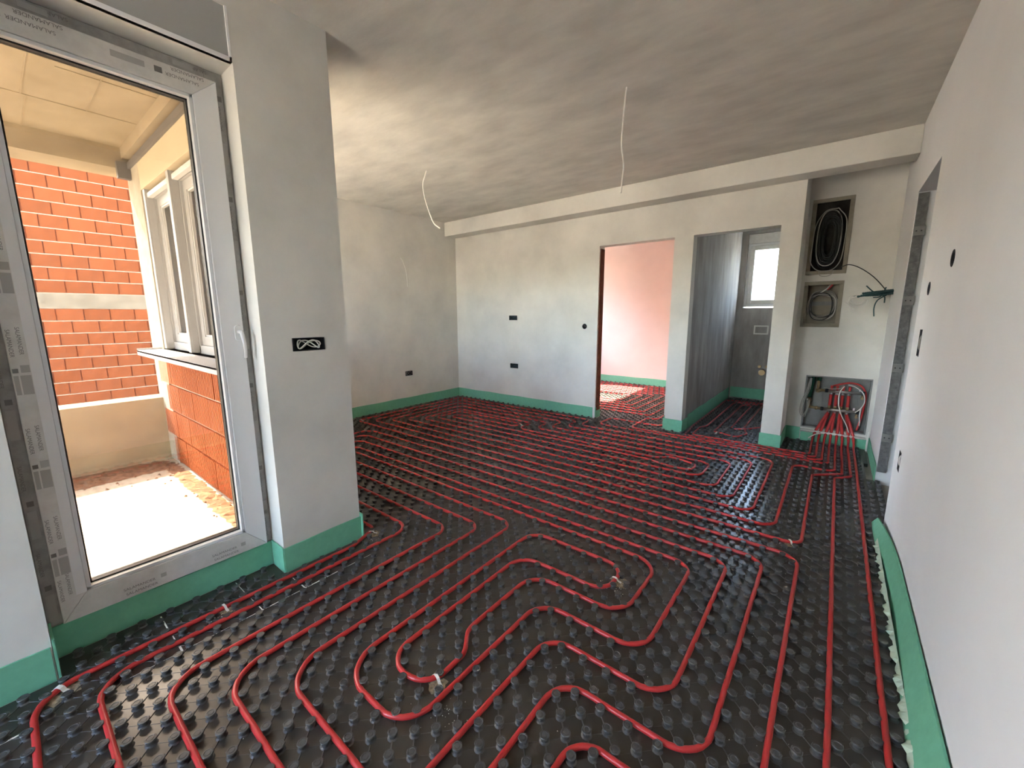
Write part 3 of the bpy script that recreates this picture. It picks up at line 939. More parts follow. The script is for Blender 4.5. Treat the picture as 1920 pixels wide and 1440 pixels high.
ZLO, ZUP = 0.335, 0.525
KL = -98.0   # hidden left ends of the front kitchen runs
VA, VB_ = 26.5, 52.5
front = [(5.4, 104), (5.5, 92), (5.5, -3.2, 3), (-42.6, -2.6, 2.6), (-42.6, 22.6), (-44.3, 26.5, 1.2), (KL+12, 26.5), (KL+12, 52.5, 3), (-0.5, 52.5, 2.2), (-0.5, 19.5), (-10.5, 19.5), (-10.5, 3.5),
         (-36.6, 3.5, 2.6), (-36.6, 32.5), (KL+18, 32.5), (KL+18, 46.5), (-6.5, 46.5, 2.2), (-6.5, 25.5, 2.4), (-16.5, 25.5, 2.2), (-16.5, 9.5), (-30.6, 9.5, 3.2), (-30.6, 38.5, 2.2), (KL+24, 38.5), (KL+24, 41.5),
         (-12.5, 41.5, 2.8), (-12.5, 31.5, 2.6), (-22.5, 31.5, 2.4), (-22.5, 21.6), (-20.9, 19.6, 1.6), (-20.8, 15.6, 2.2), (-25.5, 15.2, 2.6), (-25.5, 33.4, 2.2), (-15.2, 33.6, 1.9), (-15.2, 38.5, 2.2), (-27.5, 38.5, 2.2), (-27.5, 12.5, 3.2), (-19.5, 12.5, 2.6), (-19.5, 28.5, 2.4), (-9.5, 28.5, 2.4), (-9.5, 43.5, 2.2),
         (KL+21, 43.5), (KL+21, 35.5), (-33.6, 35.5, 2.2), (-33.6, 6.5, 2.8), (-13.5, 6.5), (-13.5, 22.5, 2.2), (-3.5, 22.5, 2.4), (-3.5, 49.5, 2.2), (KL+15, 49.5), (KL+15, 29.5), (-40.8, 29.5, 2.2), (-40.8, 0.4, 2.6), (2.5, 0.4, 3), (2.5, 83.6, 1.1), (4.7, 86.2, 1.1), (4.5, 104)]
pipe('long red pipe spiralling over the front floor and along the balcony door', front, (5.4, 3, ZUP), (4.5, 3, ZLO))
back = [(3.5, 104), (3.5, 86.6, 1.2), (-0.5, 83.2, 1.2), (-0.5, 55.6, 1.6), (-96.5, 55.6, 2), (-96.5, 93.5, 2), (-48.0, 93.5, 1.7), (-48.0, 87.5, 1.9), (-6.5, 87.5, 2.4), (-6.5, 61.5, 2.0), (-90.5, 61.5, 2), (-90.5, 87.5), (-53.0, 87.5, 1.7), (-53.0, 81.5, 1.9), (-12.5, 81.5, 2.2), (-12.5, 67.5, 1.8), (-84.5, 67.5, 2), (-84.5, 81.5), (-58.4, 81.5, 1.7), (-58.2, 75.5, 1.9), (-24.5, 75.5, 2), (-22.5, 77.6, 2), (-17.3, 76.2, 1.6), (-17.6, 72.6, 1.4), (-21, 72.4, 2), (-25.5, 73.6, 3),
        (-79.6, 73.5, 1.2), (-79.6, 76.5, 1.2), (-60.2, 76.5, 1.2), (-60.2, 79.5, 1.2), (-82.4, 79.5), (-82.4, 70.5, 1.4), (-15.5, 70.5, 2), (-15.5, 78.5, 2), (-54.9, 78.5, 1.9), (-55.6, 84.5, 1.7), (-87.5, 84.5), (-87.5, 64.5), (-9.5, 64.5, 2.0), (-9.5, 84.5, 2.2), (-49.9, 84.5, 1.9), (-50.4, 90.5, 1.7), (-93.5, 90.5), (-93.5, 58.5, 2), (-3.5, 58.5, 2.2), (-3.5, 87.2, 1.6), (2.5, 87.2, 1.6), (2.5, 104)]
pipe('red pipe in parallel runs across the kitchen corner to the niche', back, (3.5, 2, ZUP), (2.5, 2, ZLO), 1.6)
def spiral(uL, uR, vF, vB):
    inn, out = [], []
    k = 0
    while True:
        a, b, c, d = uL+6*k, uR-6*k, vF+6*k, vB-6*k
        if b-a < 9 or d-c < 9: break
        inn += [(b, c), (b, d), (a, d), (a, c+6)]
        a, b, c, d = a+3, b-3, c+3, d-3
        if b-a < 6 or d-c < 6: break
        out += [(b, c), (b, d), (a, d), (a, c+6)]
        k += 1
    return inn, out
i1, o1 = spiral(-95, -31.5, 101.5, 152.5)
bed = [(1.5, 104), (1.5, 91.2, 1.4), (-44.8, 91.2, 2), (-44.8, 98.5, 1.6)] + [(-31.5, 98.5)] + i1[1:] + o1[::-1] + [(-37, 104.5, 1.5), (-37.0, 92.9, 1.8), (0.5, 92.7, 1.4), (0.5, 104)]
pipe('red pipe looping through the bedroom doorway', bed, (1.5, 1, ZUP), (0.5, 1, ZLO), 1.5)
bath = [(-0.5, 104), (-0.5, 94.2, 1.2), (-24.9, 94.3, 1.4), (-24.9, 99), (-25.3, 103), (-25.3, 143, 2), (-12.0, 143, 2), (-12.0, 112), (-14.2, 108.5, 1.2), (-17.5, 106, 1.2), (-17.5, 138, 1.5), (-20, 138, 1.2), (-20, 104), (-20.3, 101.8, 1.2), (-15, 99.6, 1.2), (-13.6, 104, 1.2), (-15, 109), (-15, 140.5, 1.2), (-22.6, 140.5, 1.5), (-22.6, 106), (-23.6, 103, 1.2), (-23.4, 95.8, 1.2), (-1.5, 95.8, 1.2), (-1.5, 104)]
pipe('red pipe looping over the dark bathroom floor', bath, (-0.5, 0, ZUP), (-1.5, 0, ZLO), 1.5)

# ---- straps that tie the pipes down, with broken foam around them
def strap(u, v, ang, label, size=1.0, patch=True):
    r = empty('pipe_strap', label, 'strap', (ux(u), vy(v), 0), 'white straps tying down the heating pipes')
    c, s = math.cos(ang), math.sin(ang)
    m = MB()
    path = [(-0.030, 0.004), (-0.016, 0.009), (-0.0115, 0.0200), (0.0, 0.0226), (0.0115, 0.0200), (0.020, 0.009), (0.036, 0.004)]
    hw = 0.005*size
    vs = []
    for (t, z) in path:
        for (w_, dz) in ((-hw, 0), (hw, 0), (hw, 0.0012), (-hw, 0.0012)):
            vs.append((ux(u)+t*c-w_*s, vy(v)+t*s+w_*c, z+dz))
    fs = []
    for i in range(len(path)-1):
        for k in range(4):
            fs.append((4*i+k, 4*i+(k+1) % 4, 4*i+4+(k+1) % 4, 4*i+4+k))
    fs += [(3, 2, 1, 0), tuple(4*(len(path)-1)+k for k in range(4))]
    m.add(vs, fs)
    part(r, m, 'tape', 'tie')
    if patch:
        m = MB()
        n = 14
        ring = []
        for k in range(n):
            a = 2*math.pi*k/n
            rr = 0.040*size*rng.uniform(0.55, 1.25)
            ring.append((ux(u)+0.015*c+rr*math.cos(a), vy(v)+0.015*s+rr*math.sin(a), 0.0012))
        m.add(ring+[(ux(u)+0.015*c, vy(v)+0.015*s, 0.0022)], [(k, (k+1) % n, n) for k in range(n)])
        part(r, m, 'broken_foam', 'eps_dirty')
    return r
strap(-43.6, 25.6, 0.9, 'white strap on the red pipe end beside the green corner of the pier', 1.0)
strap(-42.7, 9.3, 0.15, 'cream strap on the pipe under the middle of the balcony door', 1.0)
strap(-42.2, -1.3, 0.6, 'torn cream strap at the pipe bend below the left door jamb', 1.5)
strap(-15.3, 36.0, 0.05, 'white strap over the tight bend in the middle of the front spiral', 1.2)
strap(-20.9, 16.6, -0.25, 'white strap on the lower bend of the front spiral', 1.1)
strap(-1.6, 55.8, -0.95, 'white strap at the pipe bend on the floor before the entrance opening', 1.1)
strap(-17.9, 73.0, 0.6, 'white strap on the small loop in the middle of the far spiral', 1.4, False)
strap(-96.2, 56.4, 0.7, 'pale strap at the bend nearest the pier along the far left wall', 1.5, False)
strap(-79.7, 74.0, 0.2, 'white strap on the innermost loop by the far left corner', 1.5, False)
strap(-60.0, 78.5, 0.2, 'white strap on the loop end below the sockets of the back wall', 1.5, False)
strap(-48.0, 92.8, 0.4, 'white strap at the bend by the left jamb of the bedroom doorway', 1.4, False)
strap(-19.2, 100.6, 1.2, 'white strap on the pipe bend at the bathroom threshold', 1.5, False)
# foam crumbs
mb = MB()
def crumb(u, v, r):
    x, y = ux(u), vy(v)
    z = 0.0012
    vs = [(x+r*rng.uniform(.6, 1.2), y, z), (x, y+r*rng.uniform(.6, 1.2), z), (x-r, y-r*.3, z), (x, y-r, z), (x, y, z+1.6*r)]
    mb.add(vs, [(0, 1, 4), (1, 2, 4), (2, 3, 4), (3, 0, 4)])
for _ in range(34): crumb(-18.2+rng.normal(0, .9), 15.6+rng.normal(0, 1.0), rng.uniform(.001, .0024))
for _ in range(24): crumb(-14.6+rng.normal(0, .8), 34.6+rng.normal(0, .8), rng.uniform(.001, .0028))
for _ in range(16): crumb(-1.8+rng.normal(0, .9), 55.4+rng.normal(0, .6), rng.uniform(.001, .003))
for _ in range(16): crumb(-42.6+rng.normal(0, .7), 24.6+rng.normal(0, .9), rng.uniform(.001, .0028))
for _ in range(14): crumb(-41.6+rng.normal(0, .5), 9+rng.normal(0, 1.2), rng.uniform(.001, .0028))
for _ in range(150): crumb(rng.uniform(-34, 6), rng.uniform(3, 75), rng.uniform(.0009, .0022))
tag(mb.build('foam_crumbs', 'eps'), 'white foam crumbs scattered over the black mat', 'debris', None, 'stuff')

# ================================================================ GREEN EDGE STRIPS
def sheet(path, hs, th=0.007, lean=0.0, wav=0.003, nz=3):
    # path: list of (x, y) on the wall side, strip grows to the left of travel by th; hs: height
    pts = []
    for i in range(len(path)-1):
        a, b = Vector(path[i]), Vector(path[i+1])
        k = max(2, int((b-a).length/0.08))
        pts += [a+(b-a)*(s/k) for s in range(k)]
    pts.append(Vector(path[-1]))
    n = len(pts)
    mb = MB(); vs = []
    for i, p in enumerate(pts):
        d = (pts[min(i+1, n-1)]-pts[max(i-1, 0)]).normalized()
        nl = Vector((-d.y, d.x))
        for k in range(nz+1):
            t = k/nz
            off = 0.0015+wav*(0.5+0.5*math.sin(i*0.7+path[0][0]*9))*t + lean*(1-t)
            h = hs*t+ (0.0025*math.sin(i*0.9)*t)
            q = p+nl*off; q2 = p+nl*(off+th)
            vs += [(q.x, q.y, h), (q2.x, q2.y, h)]
    m = 2*(nz+1)
    fs = []
    for i in range(n-1):
        for k in range(nz):
            a = i*m+2*k; b = (i+1)*m+2*k
            fs.append((a+1, a+3, b+3, b+1)); fs.append((a, b, b+2, a+2))
        a = i*m+2*nz; b = (i+1)*m+2*nz
        fs.append((a, b, b+1, a+1))
        a = i*m; b = (i+1)*m
        fs.append((a, a+1, b+1, b))
    for e in (0, n-1):
        for k in range(nz):
            a = e*m+2*k
            fs.append((a, a+2, a+3, a+1) if e else (a, a+1, a+3, a+2))
    mb.add(vs, fs, False)
    return mb
def strip(path, label, h=ZG, **kw_):
    return tag(clean(sheet(path, h, **kw_).build('edge_strip', 'green')), label, 'edge strip', 'green foam strips along the walls')

# travel so that the room is on the left: -y on balcony/left walls, +y on the right wall, -x on the back wall
strip([(XD, YP+0.006), (XD, YJ1-0.004)], 'green foam strip along the foot of the pier right of the balcony door')
strip([(XD-0.3, YP), (XD+0.022, YP)], 'green foam strip end sticking out behind the pier corner', h=ZG+0.02)
strip([(XD+0.006, YJ1), (XF+0.012, YJ1)], 'short green foam strip in the right reveal of the balcony door')
strip([(XF-0.003, YJ1-0.008), (XF-0.003, YJ0+0.008)], 'green foam strip below the threshold of the balcony door', h=ZG-0.005)
strip([(XF+0.012, YJ0), (XD+0.010, YJ0)], 'short green foam strip in the left reveal of the balcony door', h=ZG+0.025)
strip([(XD, YJ0-0.004), (XD, YREAR+0.01)], 'green foam strip on the wall left of the balcony door')
strip([(XL, YW-0.008), (XL, YP+0.01)], 'green foam strip along the far left kitchen wall')
strip([(X1L-0.03, YW), (XL+0.009, YW)], 'green foam strip along the back wall left of the bedroom doorway')
strip([(XWL+0.008, YW), (X1R-0.008, YW)], 'green foam strip on the pillar between the two doorways')
strip([(X1R, YW+WT), (X1R, YW-0.010)], 'short green foam strip on the bedroom side of the middle pillar', h=ZG+0.035)
strip([(X1L, YW-0.002), (X1L, YW+WT)][::-1], 'short green foam strip on the left jamb of the bedroom doorway')
strip([(XWL, YW+0.20), (XWL, YW-0.010)], 'green foam strip turning the pillar corner into the bathroom')
strip([(XC+0.008, YW), (XW-0.010, YW)], 'green foam strip on the narrow pillar beside the meter niche')
strip([(XC, YN-0.008), (XC, YW-0.010)], 'green foam strip on the side of the meter niche')
strip([(-0.207, YN), (XC+0.009, YN)], 'green foam strip in the left corner of the meter niche')
strip([(XR-0.009, YN), (-0.20, YN)], 'green foam strip under the manifold box', h=0.098)
strip([(XR, 4.30), (XR, YN-0.009)], 'green foam strip on the right wall beyond the entrance opening', h=ZG-0.01)
strip([(XWL, 7.33), (XWL, YW+0.22)], 'green foam strip along the bathroom side wall', h=ZG+0.03)
strip([(XW-0.02, 7.45), (XWL+0.009, 7.45)], 'dark green foam strip below the bathroom window', h=ZG+0.03)
strip([(XWL-0.13, 7.65), (XL+0.01, 7.65)], 'green foam strip along the bedroom back wall')
# long strip on the near right wall, its free end leaning into the room
n = 60
mb = MB(); vs = []
for i in range(n+1):
    y = YREAR+0.02+(3.40-YREAR-0.02)*i/n
    t = max(0.0, (y-2.55)/0.85)
    for k in range(5):
        f = k/4
        xin = (XR-0.044-0.012*math.sin(i*0.35))*(1-f) + (XR-0.006-0.022*t*t)*f
        z = ZG*f*(1.0-0.72*t**1.5)
        vs += [(xin, y, z), (xin-0.007, y, z)]
m = 10; fs = []
for i in range(n):
    for k in range(4):
        a = i*m+2*k; b = a+m
        fs += [(a+1, a+3, b+3, b+1), (a, b, b+2, a+2)]
    a = i*m+8; b = a+m; fs.append((a, b, b+1, a+1))
mb.add(vs, fs, False)
rs = tag(clean(mb.build('edge_strip', 'green')), 'long green foam strip peeling off the near right wall', 'edge strip', 'green foam strips along the walls')
mb = MB(); vs = []
for i in range(161):
    y = -0.5+3.6*i/160
    wv = 0.010+0.007*math.sin(i*0.9)+0.006*math.sin(i*2.3+1)
    vs += [(XR-0.050, y, 0.030), (XR-0.054-wv, y, 0.010+0.004*math.sin(i*1.3))]
mb.add(vs, [(2*i, 2*i+1, 2*i+3, 2*i+2) for i in range(160)])
o = mb.build('torn_film_edge', 'green_l', rs)

# ================================================================ SOCKETS AND HANGING WIRES
def socket(axis, p, a, z, w_, h_, label, depth=0.05, sign=1, wires='cable_w', cat='socket box'):
    # recessed open box; sign = direction from the wall face into the wall
    r = empty('socket_box', label, cat, ((p, a, z-h_/2) if axis == 'x' else (a, p, z-h_/2)))
    m = MB()
    e = 0.0025
    def bx(b0, b1, q0, q1, d0, d1_, mm=m):
        d0, d1_ = p+sign*d0, p+sign*d1_
        if axis == 'x': mm.box(d0, d1_, b0, b1, q0, q1)
        else: mm.box(b0, b1, d0, d1_, q0, q1)
    bx(a-w_/2, a+w_/2, z-h_/2, z+h_/2, depth, depth+e)
    bx(a-w_/2, a-w_/2+e, z-h_/2, z+h_/2, -0.001, depth); bx(a+w_/2-e, a+w_/2, z-h_/2, z+h_/2, -0.001, depth)
    bx(a-w_/2, a+w_/2, z-h_/2, z-h_/2+e, -0.001, depth); bx(a-w_/2, a+w_/2, z+h_/2-e, z+h_/2, -0.001, depth)
    part(r, m, 'box', 'socket')
    m = MB()
    k = 28
    pts = []
    for i in range(k):
        t = 2*math.pi*i/(k-1)
        aa = a+w_*0.36*math.sin(t); zz = z+h_*0.30*math.sin(2*t)+0.004*math.cos(3*t)
        dd = p+sign*(0.008+0.006*math.cos(t*2))
        pts.append((dd, aa, zz) if axis == 'x' else (aa, dd, zz))
    m.tube(pts, 0.0032, 6)
    part(r, m, 'wire', wires)
    return r
s1 = socket('x', XD, 1.022, 1.1975, 0.166, 0.065, 'open socket box with coiled white wires in the pier', 0.05, -1)
m = MB(); pts = []
for i in range(40):
    t = i/39*4.4*math.pi
    pts.append((XD-0.006+0.008*math.sin(t*.7), 1.022+0.052*math.cos(t*.5+.4), 1.1975+0.021*math.sin(t)))
m.tube(pts, 0.0034, 6)
part(s1, m, 'wire', 'cable_w')
socket('y', YW, -3.756, 1.303, 0.146, 0.066, 'upper dark socket box on the back wall', 0.05, 1, 'teal')
socket('y', YW, -3.739, 0.593, 0.146, 0.066, 'lower dark socket box on the back wall', 0.05, 1, 'teal')
socket('x', XL, 3.757, 0.495, 0.126, 0.066, 'dark socket box low on the far left wall', 0.05, -1, 'cable_g')
socket('x', XR, 3.164, 1.184, 0.076, 0.146, 'upright socket box on the right wall by the opening', 0.05, 1, 'cable_g')
socket('x', XR, 3.20, 0.489, 0.076, 0.116, 'low upright socket box on the right wall by the opening', 0.05, 1, 'cable_w')
def round_box(axis, p, a, z, r_, label, sign):
    root = empty('round_wall_box', label, 'socket box', ((p, a, z-r_) if axis == 'x' else (a, p, z-r_)))
    def q(d, rr, ang): 
        b, c = a+rr*math.cos(ang), z+rr*math.sin(ang)
        return (p+sign*d, b, c) if axis == 'x' else (b, p+sign*d, c)
    seg = 20
    prof = [(-0.0, r_*1.05), (-0.0022, r_), (-0.0022, r_*0.9), (0.0, r_*0.66), (0.04, r_*0.66)]
    vs = [q(d, rr, 2*math.pi*k/seg) for (d, rr) in prof for k in range(seg)]
    fs = [(i*seg+k, i*seg+(k+1) % seg, (i+1)*seg+(k+1) % seg, (i+1)*seg+k) for i in range(4) for k in range(seg)] + [tuple(4*seg+k for k in range(seg))]
    m = MB(); m.add(vs, fs, True)
    part(root, clean_mb(m), 'box', 'socket')
    m = MB(); m.tube([q(0.03, 0.004, 0), q(0.012, 0.006, 1), q(0.006, 0.010, 2.5)], 0.002, 6)
    part(root, m, 'wire', 'cable_g')
    return root
def clean_mb(m): return m
round_box('y', YW, -2.576, 1.195, 0.033, 'round black wall box beside the bedroom doorway', 1)
round_box('x', XR, 2.631, 1.581, 0.036, 'upper round black wall box on the right wall', 1)
round_box('x', XR, 3.139, 1.476, 0.034, 'small round black wall box on the right wall next to the opening', 1)

def wire(pts, r, material, label, cat='cable', seg=7, name='cable'):
    # smooth through the points
    q = []
    P4 = [Vector(p) for p in pts]
    P4 = [P4[0]*2-P4[1]]+P4+[P4[-1]*2-P4[-2]]
    for i in range(1, len(P4)-2):
        for s in range(6):
            t = s/6
            a, b, c, d = P4[i-1], P4[i], P4[i+1], P4[i+2]
            q.append(0.5*((2*b)+(c-a)*t+(2*a-5*b+4*c-d)*t*t+(3*b-a-3*c+d)*t**3))
    q.append(P4[-2])
    m = MB(); m.tube(q, r, seg)
    if label is None: return m
    return tag(m.build(name, material), label, cat)
wire([(-3.338, 2.87, 2.765), (-3.36, 2.87, 2.72), (-3.401, 2.87, 2.64), (-3.39, 2.87, 2.54), (-3.35, 2.87, 2.43), (-3.30, 2.87, 2.32), (-3.25, 2.87, 2.24), (-3.171, 2.87, 2.19)], 0.006, 'cable_w', 'white cable hanging from the ceiling over the kitchen corner')
wire([(-1.189, 2.675, 2.765), (-1.196, 2.675, 2.70), (-1.206, 2.675, 2.55), (-1.209, 2.675, 2.42), (-1.190, 2.675, 2.30), (-1.195, 2.675, 2.22), (-1.202, 2.675, 2.13)], 0.005, 'cable_w', 'white cable hanging from the middle of the ceiling')
wire([(XL-0.01, 3.70, 2.14), (XL+0.02, 3.71, 2.12), (XL+0.045, 3.74, 2.00), (XL+0.04, 3.765, 1.88), (XL+0.035, 3.775, 1.75)], 0.005, 'cable_w', 'short white cable sticking out of the far left wall')

# ================================================================ METER NICHE
def open_box(root, x0, x1, z0, z1, depth, inside, frame, fw_=0.022, proud=0.010):
    m = MB()
    y0, y1 = YN, YN+depth
    t = 0.004
    m.box(x0, x1, y1-t, y1, z0, z1)
    m.box(x0, x0+t, y0, y1, z0, z1); m.box(x1-t, x1, y0, y1, z0, z1)
    m.box(x0, x1, y0, y1, z0, z0+t); m.box(x0, x1, y0, y1, z1-t, z1)
    part(root, m, 'back_box', inside)
    for nm, (a, b, c, d) in (('frame_rail', (x0-fw_*.5, x1+fw_*.5, z1-fw_*.5, z1+fw_*.5)), ('frame_rail', (x0-fw_*.5, x1+fw_*.5, z0-fw_*.5, z0+fw_*.5)),
                             ('frame_stile', (x0-fw_*.5, x0+fw_*.5, z0+fw_*.5, z1-fw_*.5)), ('frame_stile', (x1-fw_*.5, x1+fw_*.5, z0+fw_*.5, z1-fw_*.5))):
        m = MB(); m.box(a, b, YN-proud, YN+0.004, c, d)
        part(root, m, nm, frame, 0.002)
r = empty('distribution_box', 'tall recessed electrical box full of coiled black cables', 'electrical box', (-0.15, YN, 1.74))
open_box(r, -0.296, -0.004, 1.756, 2.446, 0.11, 'box_dark', 'wood_frame', 0.036)
r = empty('distribution_box', 'smaller recessed box with one cable coil below the tall one', 'electrical box', (-0.15, YN, 1.215))
open_box(r, -0.292, -0.008, 1.229, 1.651, 0.11, 'wood_frame', 'wood_frame', 0.036)
m = MB(); m.box(-0.29, -0.01, YN+0.09, YN+0.102, 1.43, 1.47); part(r, m, 'mounting_rail', 'galv')
def coil(cx, cz, rx, rz, turns, cols, label, dy=0.0):
    root = empty('cable_coil', label, 'cable coil', (cx, YN+0.03, cz-rz))
    for k in range(turns):
        pts = []
        a0 = rng.uniform(0, 6.28)
        ax = rx*rng.uniform(0.72, 1.05); az = rz*rng.uniform(0.78, 1.04)
        ox, oz = rng.normal(0, .008), rng.normal(0, .010)
        yy = YN+0.075-0.085*k/turns+dy
        tilt = rng.uniform(-.12, .12)
        for i in range(36):
            t = 2*math.pi*i/36
            ex = 2.6
            cx_ = math.copysign(abs(math.cos(t))**(2/ex), math.cos(t)); sz_ = math.copysign(abs(math.sin(t))**(2/ex), math.sin(t))
            x, z = ax*cx_, az*sz_
            pts.append((cx+ox+x+tilt*z*.3, yy+0.006*math.sin(t+a0), cz+oz+z))
        m = MB(); m.tube(pts, 0.0048, 6, closed=True)
        part(root, m, 'cable_turn', cols[k % len(cols)])
    return root
c1 = coil(-0.160, 2.08, 0.098, 0.265, 16, ['cable_b']*15+['cable_g'], 'oval coil of black cables inside the tall electrical box')
c2 = coil(-0.150, 2.085, 0.055, 0.20, 8, ['cable_b'], 'inner bunch of black cables in the middle of the tall electrical box', 0.0)
wl = wire([(-0.10, YN-0.012, 2.36), (-0.20, YN-0.015, 2.345), (-0.268, YN-0.018, 2.22), (-0.282, YN-0.02, 2.0), (-0.285, YN-0.022, 1.87), (-0.22, YN-0.022, 1.78), (-0.11, YN-0.022, 1.775), (-0.045, YN-0.02, 1.86), (-0.03, YN-0.018, 2.05), (-0.035, YN-0.015, 2.25), (-0.10, YN-0.012, 2.355)], 0.0045, 'cable_g', 'long grey cable loop hanging over the front of the tall electrical box')
coil(-0.150, 1.425, 0.118, 0.138, 13, ['cable_b', 'cable_g', 'cable_b', 'cable_w', 'cable_g'], 'round coil of grey and black cable in the smaller box')
m = wire([(-0.09, YN+0.04, 1.645), (-0.12, YN+0.03, 1.60), (-0.17, YN+0.02, 1.555), (-0.22, YN+0.02, 1.51)], 0.006, None, None)
part(bpy.data.objects['cable_coil.002'], m, 'cable_tail', 'cable_w')
m = wire([(-0.075, YN+0.05, 1.645), (-0.095, YN+0.045, 1.615), (-0.12, YN+0.04, 1.585)], 0.009, None, None)
part(bpy.data.objects['cable_coil.002'], m, 'red_sleeve', 'red')
wire([(-0.03, YN-0.012, 1.80), (0.03, YN-0.03, 1.815), (0.12, YN-0.07, 1.77), (0.22, YN-0.12, 1.68), (0.30, YN-0.17, 1.575), (0.318, YN-0.18, 1.54)], 0.0042, 'cable_b', 'thin dark cable arching from the tall box to the conduits')
wire([(-0.205, YN-0.015, 1.77), (-0.19, YN-0.02, 1.725), (-0.14, YN-0.02, 1.715), (-0.10, YN-0.02, 1.735), (-0.085, YN-0.015, 1.77)], 0.0035, 'cable_g', 'short grey cable loop below the tall electrical box')
# bundle of conduits out of the right wall with curled white wires
r = empty('conduit_bundle', 'dark teal conduits out of the right wall with curled white wires', 'conduits', (0.30, 5.06, 1.50))
for k, (y, z, xe) in enumerate(((5.06, 1.545, 0.115), (5.09, 1.535, 0.09), (5.10, 1.555, 0.15), (5.07, 1.525, 0.135))):
    pts = [(XR+0.004, y, z), (0.26, y-0.005, z-0.012), (xe, y-0.02, z-0.045+0.01*k)]
    q = []
    for i in range(31):
        t = i/30
        a = Vector(pts[0]).lerp(Vector(pts[1]), min(1, t*2)) if t < .5 else Vector(pts[1]).lerp(Vector(pts[2]), (t-.5)*2)
        q.append(a)
    m = MB(); m.tube(q, [0.0105 if i % 2 else 0.0088 for i in range(31)], 8)
    part(r, m, 'conduit', 'teal')
for k in range(7):
    pts = []
    cx_, cz_ = 0.13+0.02*rng.normal(), 1.465+0.012*rng.normal()
    rr = rng.uniform(.035, .06); ph = rng.uniform(0, 6)
    for i in range(22):
        t = ph+i/21*rng.uniform(5.0, 5.2)
        pts.append((cx_+rr*1.25*math.cos(t), 5.04+0.012*k/3+0.01*math.sin(t*1.3), cz_+rr*.85*math.sin(t)))
    m = MB(); m.tube(pts, 0.0048, 6)
    part(r, m, 'wire', 'cable_w')
m = wire([(0.09, 5.04, 1.46), (0.075, 5.03, 1.41), (0.085, 5.03, 1.375), (0.10, 5.03, 1.36), (0.105, 5.03, 1.39), (0.08, 5.03, 1.405)], 0.0034, None, None)
part(r, m, 'wire', 'cable_w')
for pts in ([(0.17, 5.0, 1.595), (0.22, 5.02, 1.545), (0.27, 5.02, 1.515), (0.305, 5.02, 1.495), (0.31, 5.02, 1.44)], [(0.318, 5.05, 1.51), (0.262, 5.03, 1.465), (0.245, 5.03, 1.40), (0.252, 5.03, 1.32)], [(0.31, 5.07, 1.58), (0.28, 5.05, 1.50), (0.23, 5.03, 1.49)]):
    m = wire(pts, 0.0052, None, None)
    part(r, m, 'cable_tail', 'teal')

# ---- heating manifold in its recessed steel box
r = empty('manifold_cabinet', 'recessed galvanised cabinet behind the heating manifold', 'cabinet', (0.06, YN, 0.15))
open_box(r, -0.199, 0.321, 0.154, 0.701, 0.12, 'galv', 'galv', 0.014, 0.006)
for x in (0.24, 0.05, -0.06):
    m = MB(); m.box(x, x+0.012, YN+0.10, YN+0.116, 0.18, 0.68); part(r, m, 'mounting_rail', 'galv')
r = empty('heating_manifold', 'heating manifold with two steel bars and brass valves', 'manifold', (0.06, YN, 0.33))
YMB = YN+0.032
for nm, z, x0, x1 in (('upper_bar', 0.556, -0.012, 0.262), ('lower_bar', 0.360, -0.034, 0.236)):
    m = MB(); m.cyl((x0, YMB, z), (x1, YMB, z), 0.0155, 14)
    b = part(r, m, nm, 'steel')
    m = MB(); m.cyl((x1-0.004, YMB, z), (x1+0.022, YMB, z), 0.020, 8); m.cyl((x0-0.02, YMB, z), (x0+0.004, YMB, z), 0.020, 8)
    sub(b, m, 'end_cap', 'gasket')
    m = MB(); m.cyl((x1+0.004, YMB, z-0.018), (x1+0.004, YMB, z-0.060), 0.009, 10); m.cyl((x1+0.004, YMB-0.012, z-0.05), (x1+0.004, YMB+0.012, z-0.05), 0.012, 10)
    sub(b, m, 'drain_valve', 'brass')
    m = MB(); m.cyl((x1-0.02, YMB, z+0.012), (x1-0.02, YMB, z+0.040), 0.008, 10)
    sub(b, m, 'air_vent', 'pvc')
    for k, xb in enumerate(BARX):
        m = MB(); m.cyl((xb, YMB, z-0.012), (xb, YMB, z-0.036), 0.0125, 8); sub(b, m, 'pipe_union', 'steel')
        m = MB()
        if z > 0.5: m.cyl((xb, YMB, z+0.012), (xb, YMB, z+0.058), 0.0115, 10); sub(b, m, 'flow_meter', 'red')
        else: m.cyl((xb, YMB, z+0.012), (xb, YMB, z+0.040), 0.0145, 10); sub(b, m, 'valve_cap', 'brass')
m = MB(); m.cyl((-0.034, YMB, 0.556), (-0.115, YMB, 0.556), 0.013, 10); m.cyl((-0.095, YMB, 0.556), (-0.095, YMB, 0.655), 0.013, 10); m.cyl((-0.095, YMB, 0.556), (-0.095, YMB, 0.530), 0.016, 10)
m.cyl((-0.06, YMB, 0.556), (-0.075, YMB, 0.556), 0.019, 6)
part(r, m, 'supply_elbow', 'brass')
m = MB(); m.cyl((-0.052, YMB, 0.360), (-0.160, YMB, 0.366), 0.013, 10); m.cyl((-0.158, YMB, 0.366), (-0.158, YMB, 0.475), 0.013, 10); m.cyl((-0.10, YMB, 0.363), (-0.08, YMB, 0.363), 0.020, 6); m.cyl((-0.158, YMB, 0.43), (-0.158, YMB, 0.45), 0.019, 6)
part(r, m, 'return_elbow', 'brass')
m = MB(); m.tube([(-0.158, YMB, 0.47), (-0.152, YMB+0.01, 0.58), (-0.142, YMB+0.015, 0.696)], 0.019, 12); part(r, m, 'pipe_sleeve', 'dkgreen')
m = MB(); m.cyl((-0.095, YMB, 0.650), (-0.093, YMB+0.02, 0.696), 0.020, 12); part(r, m, 'pipe_sleeve', 'dkgreen')
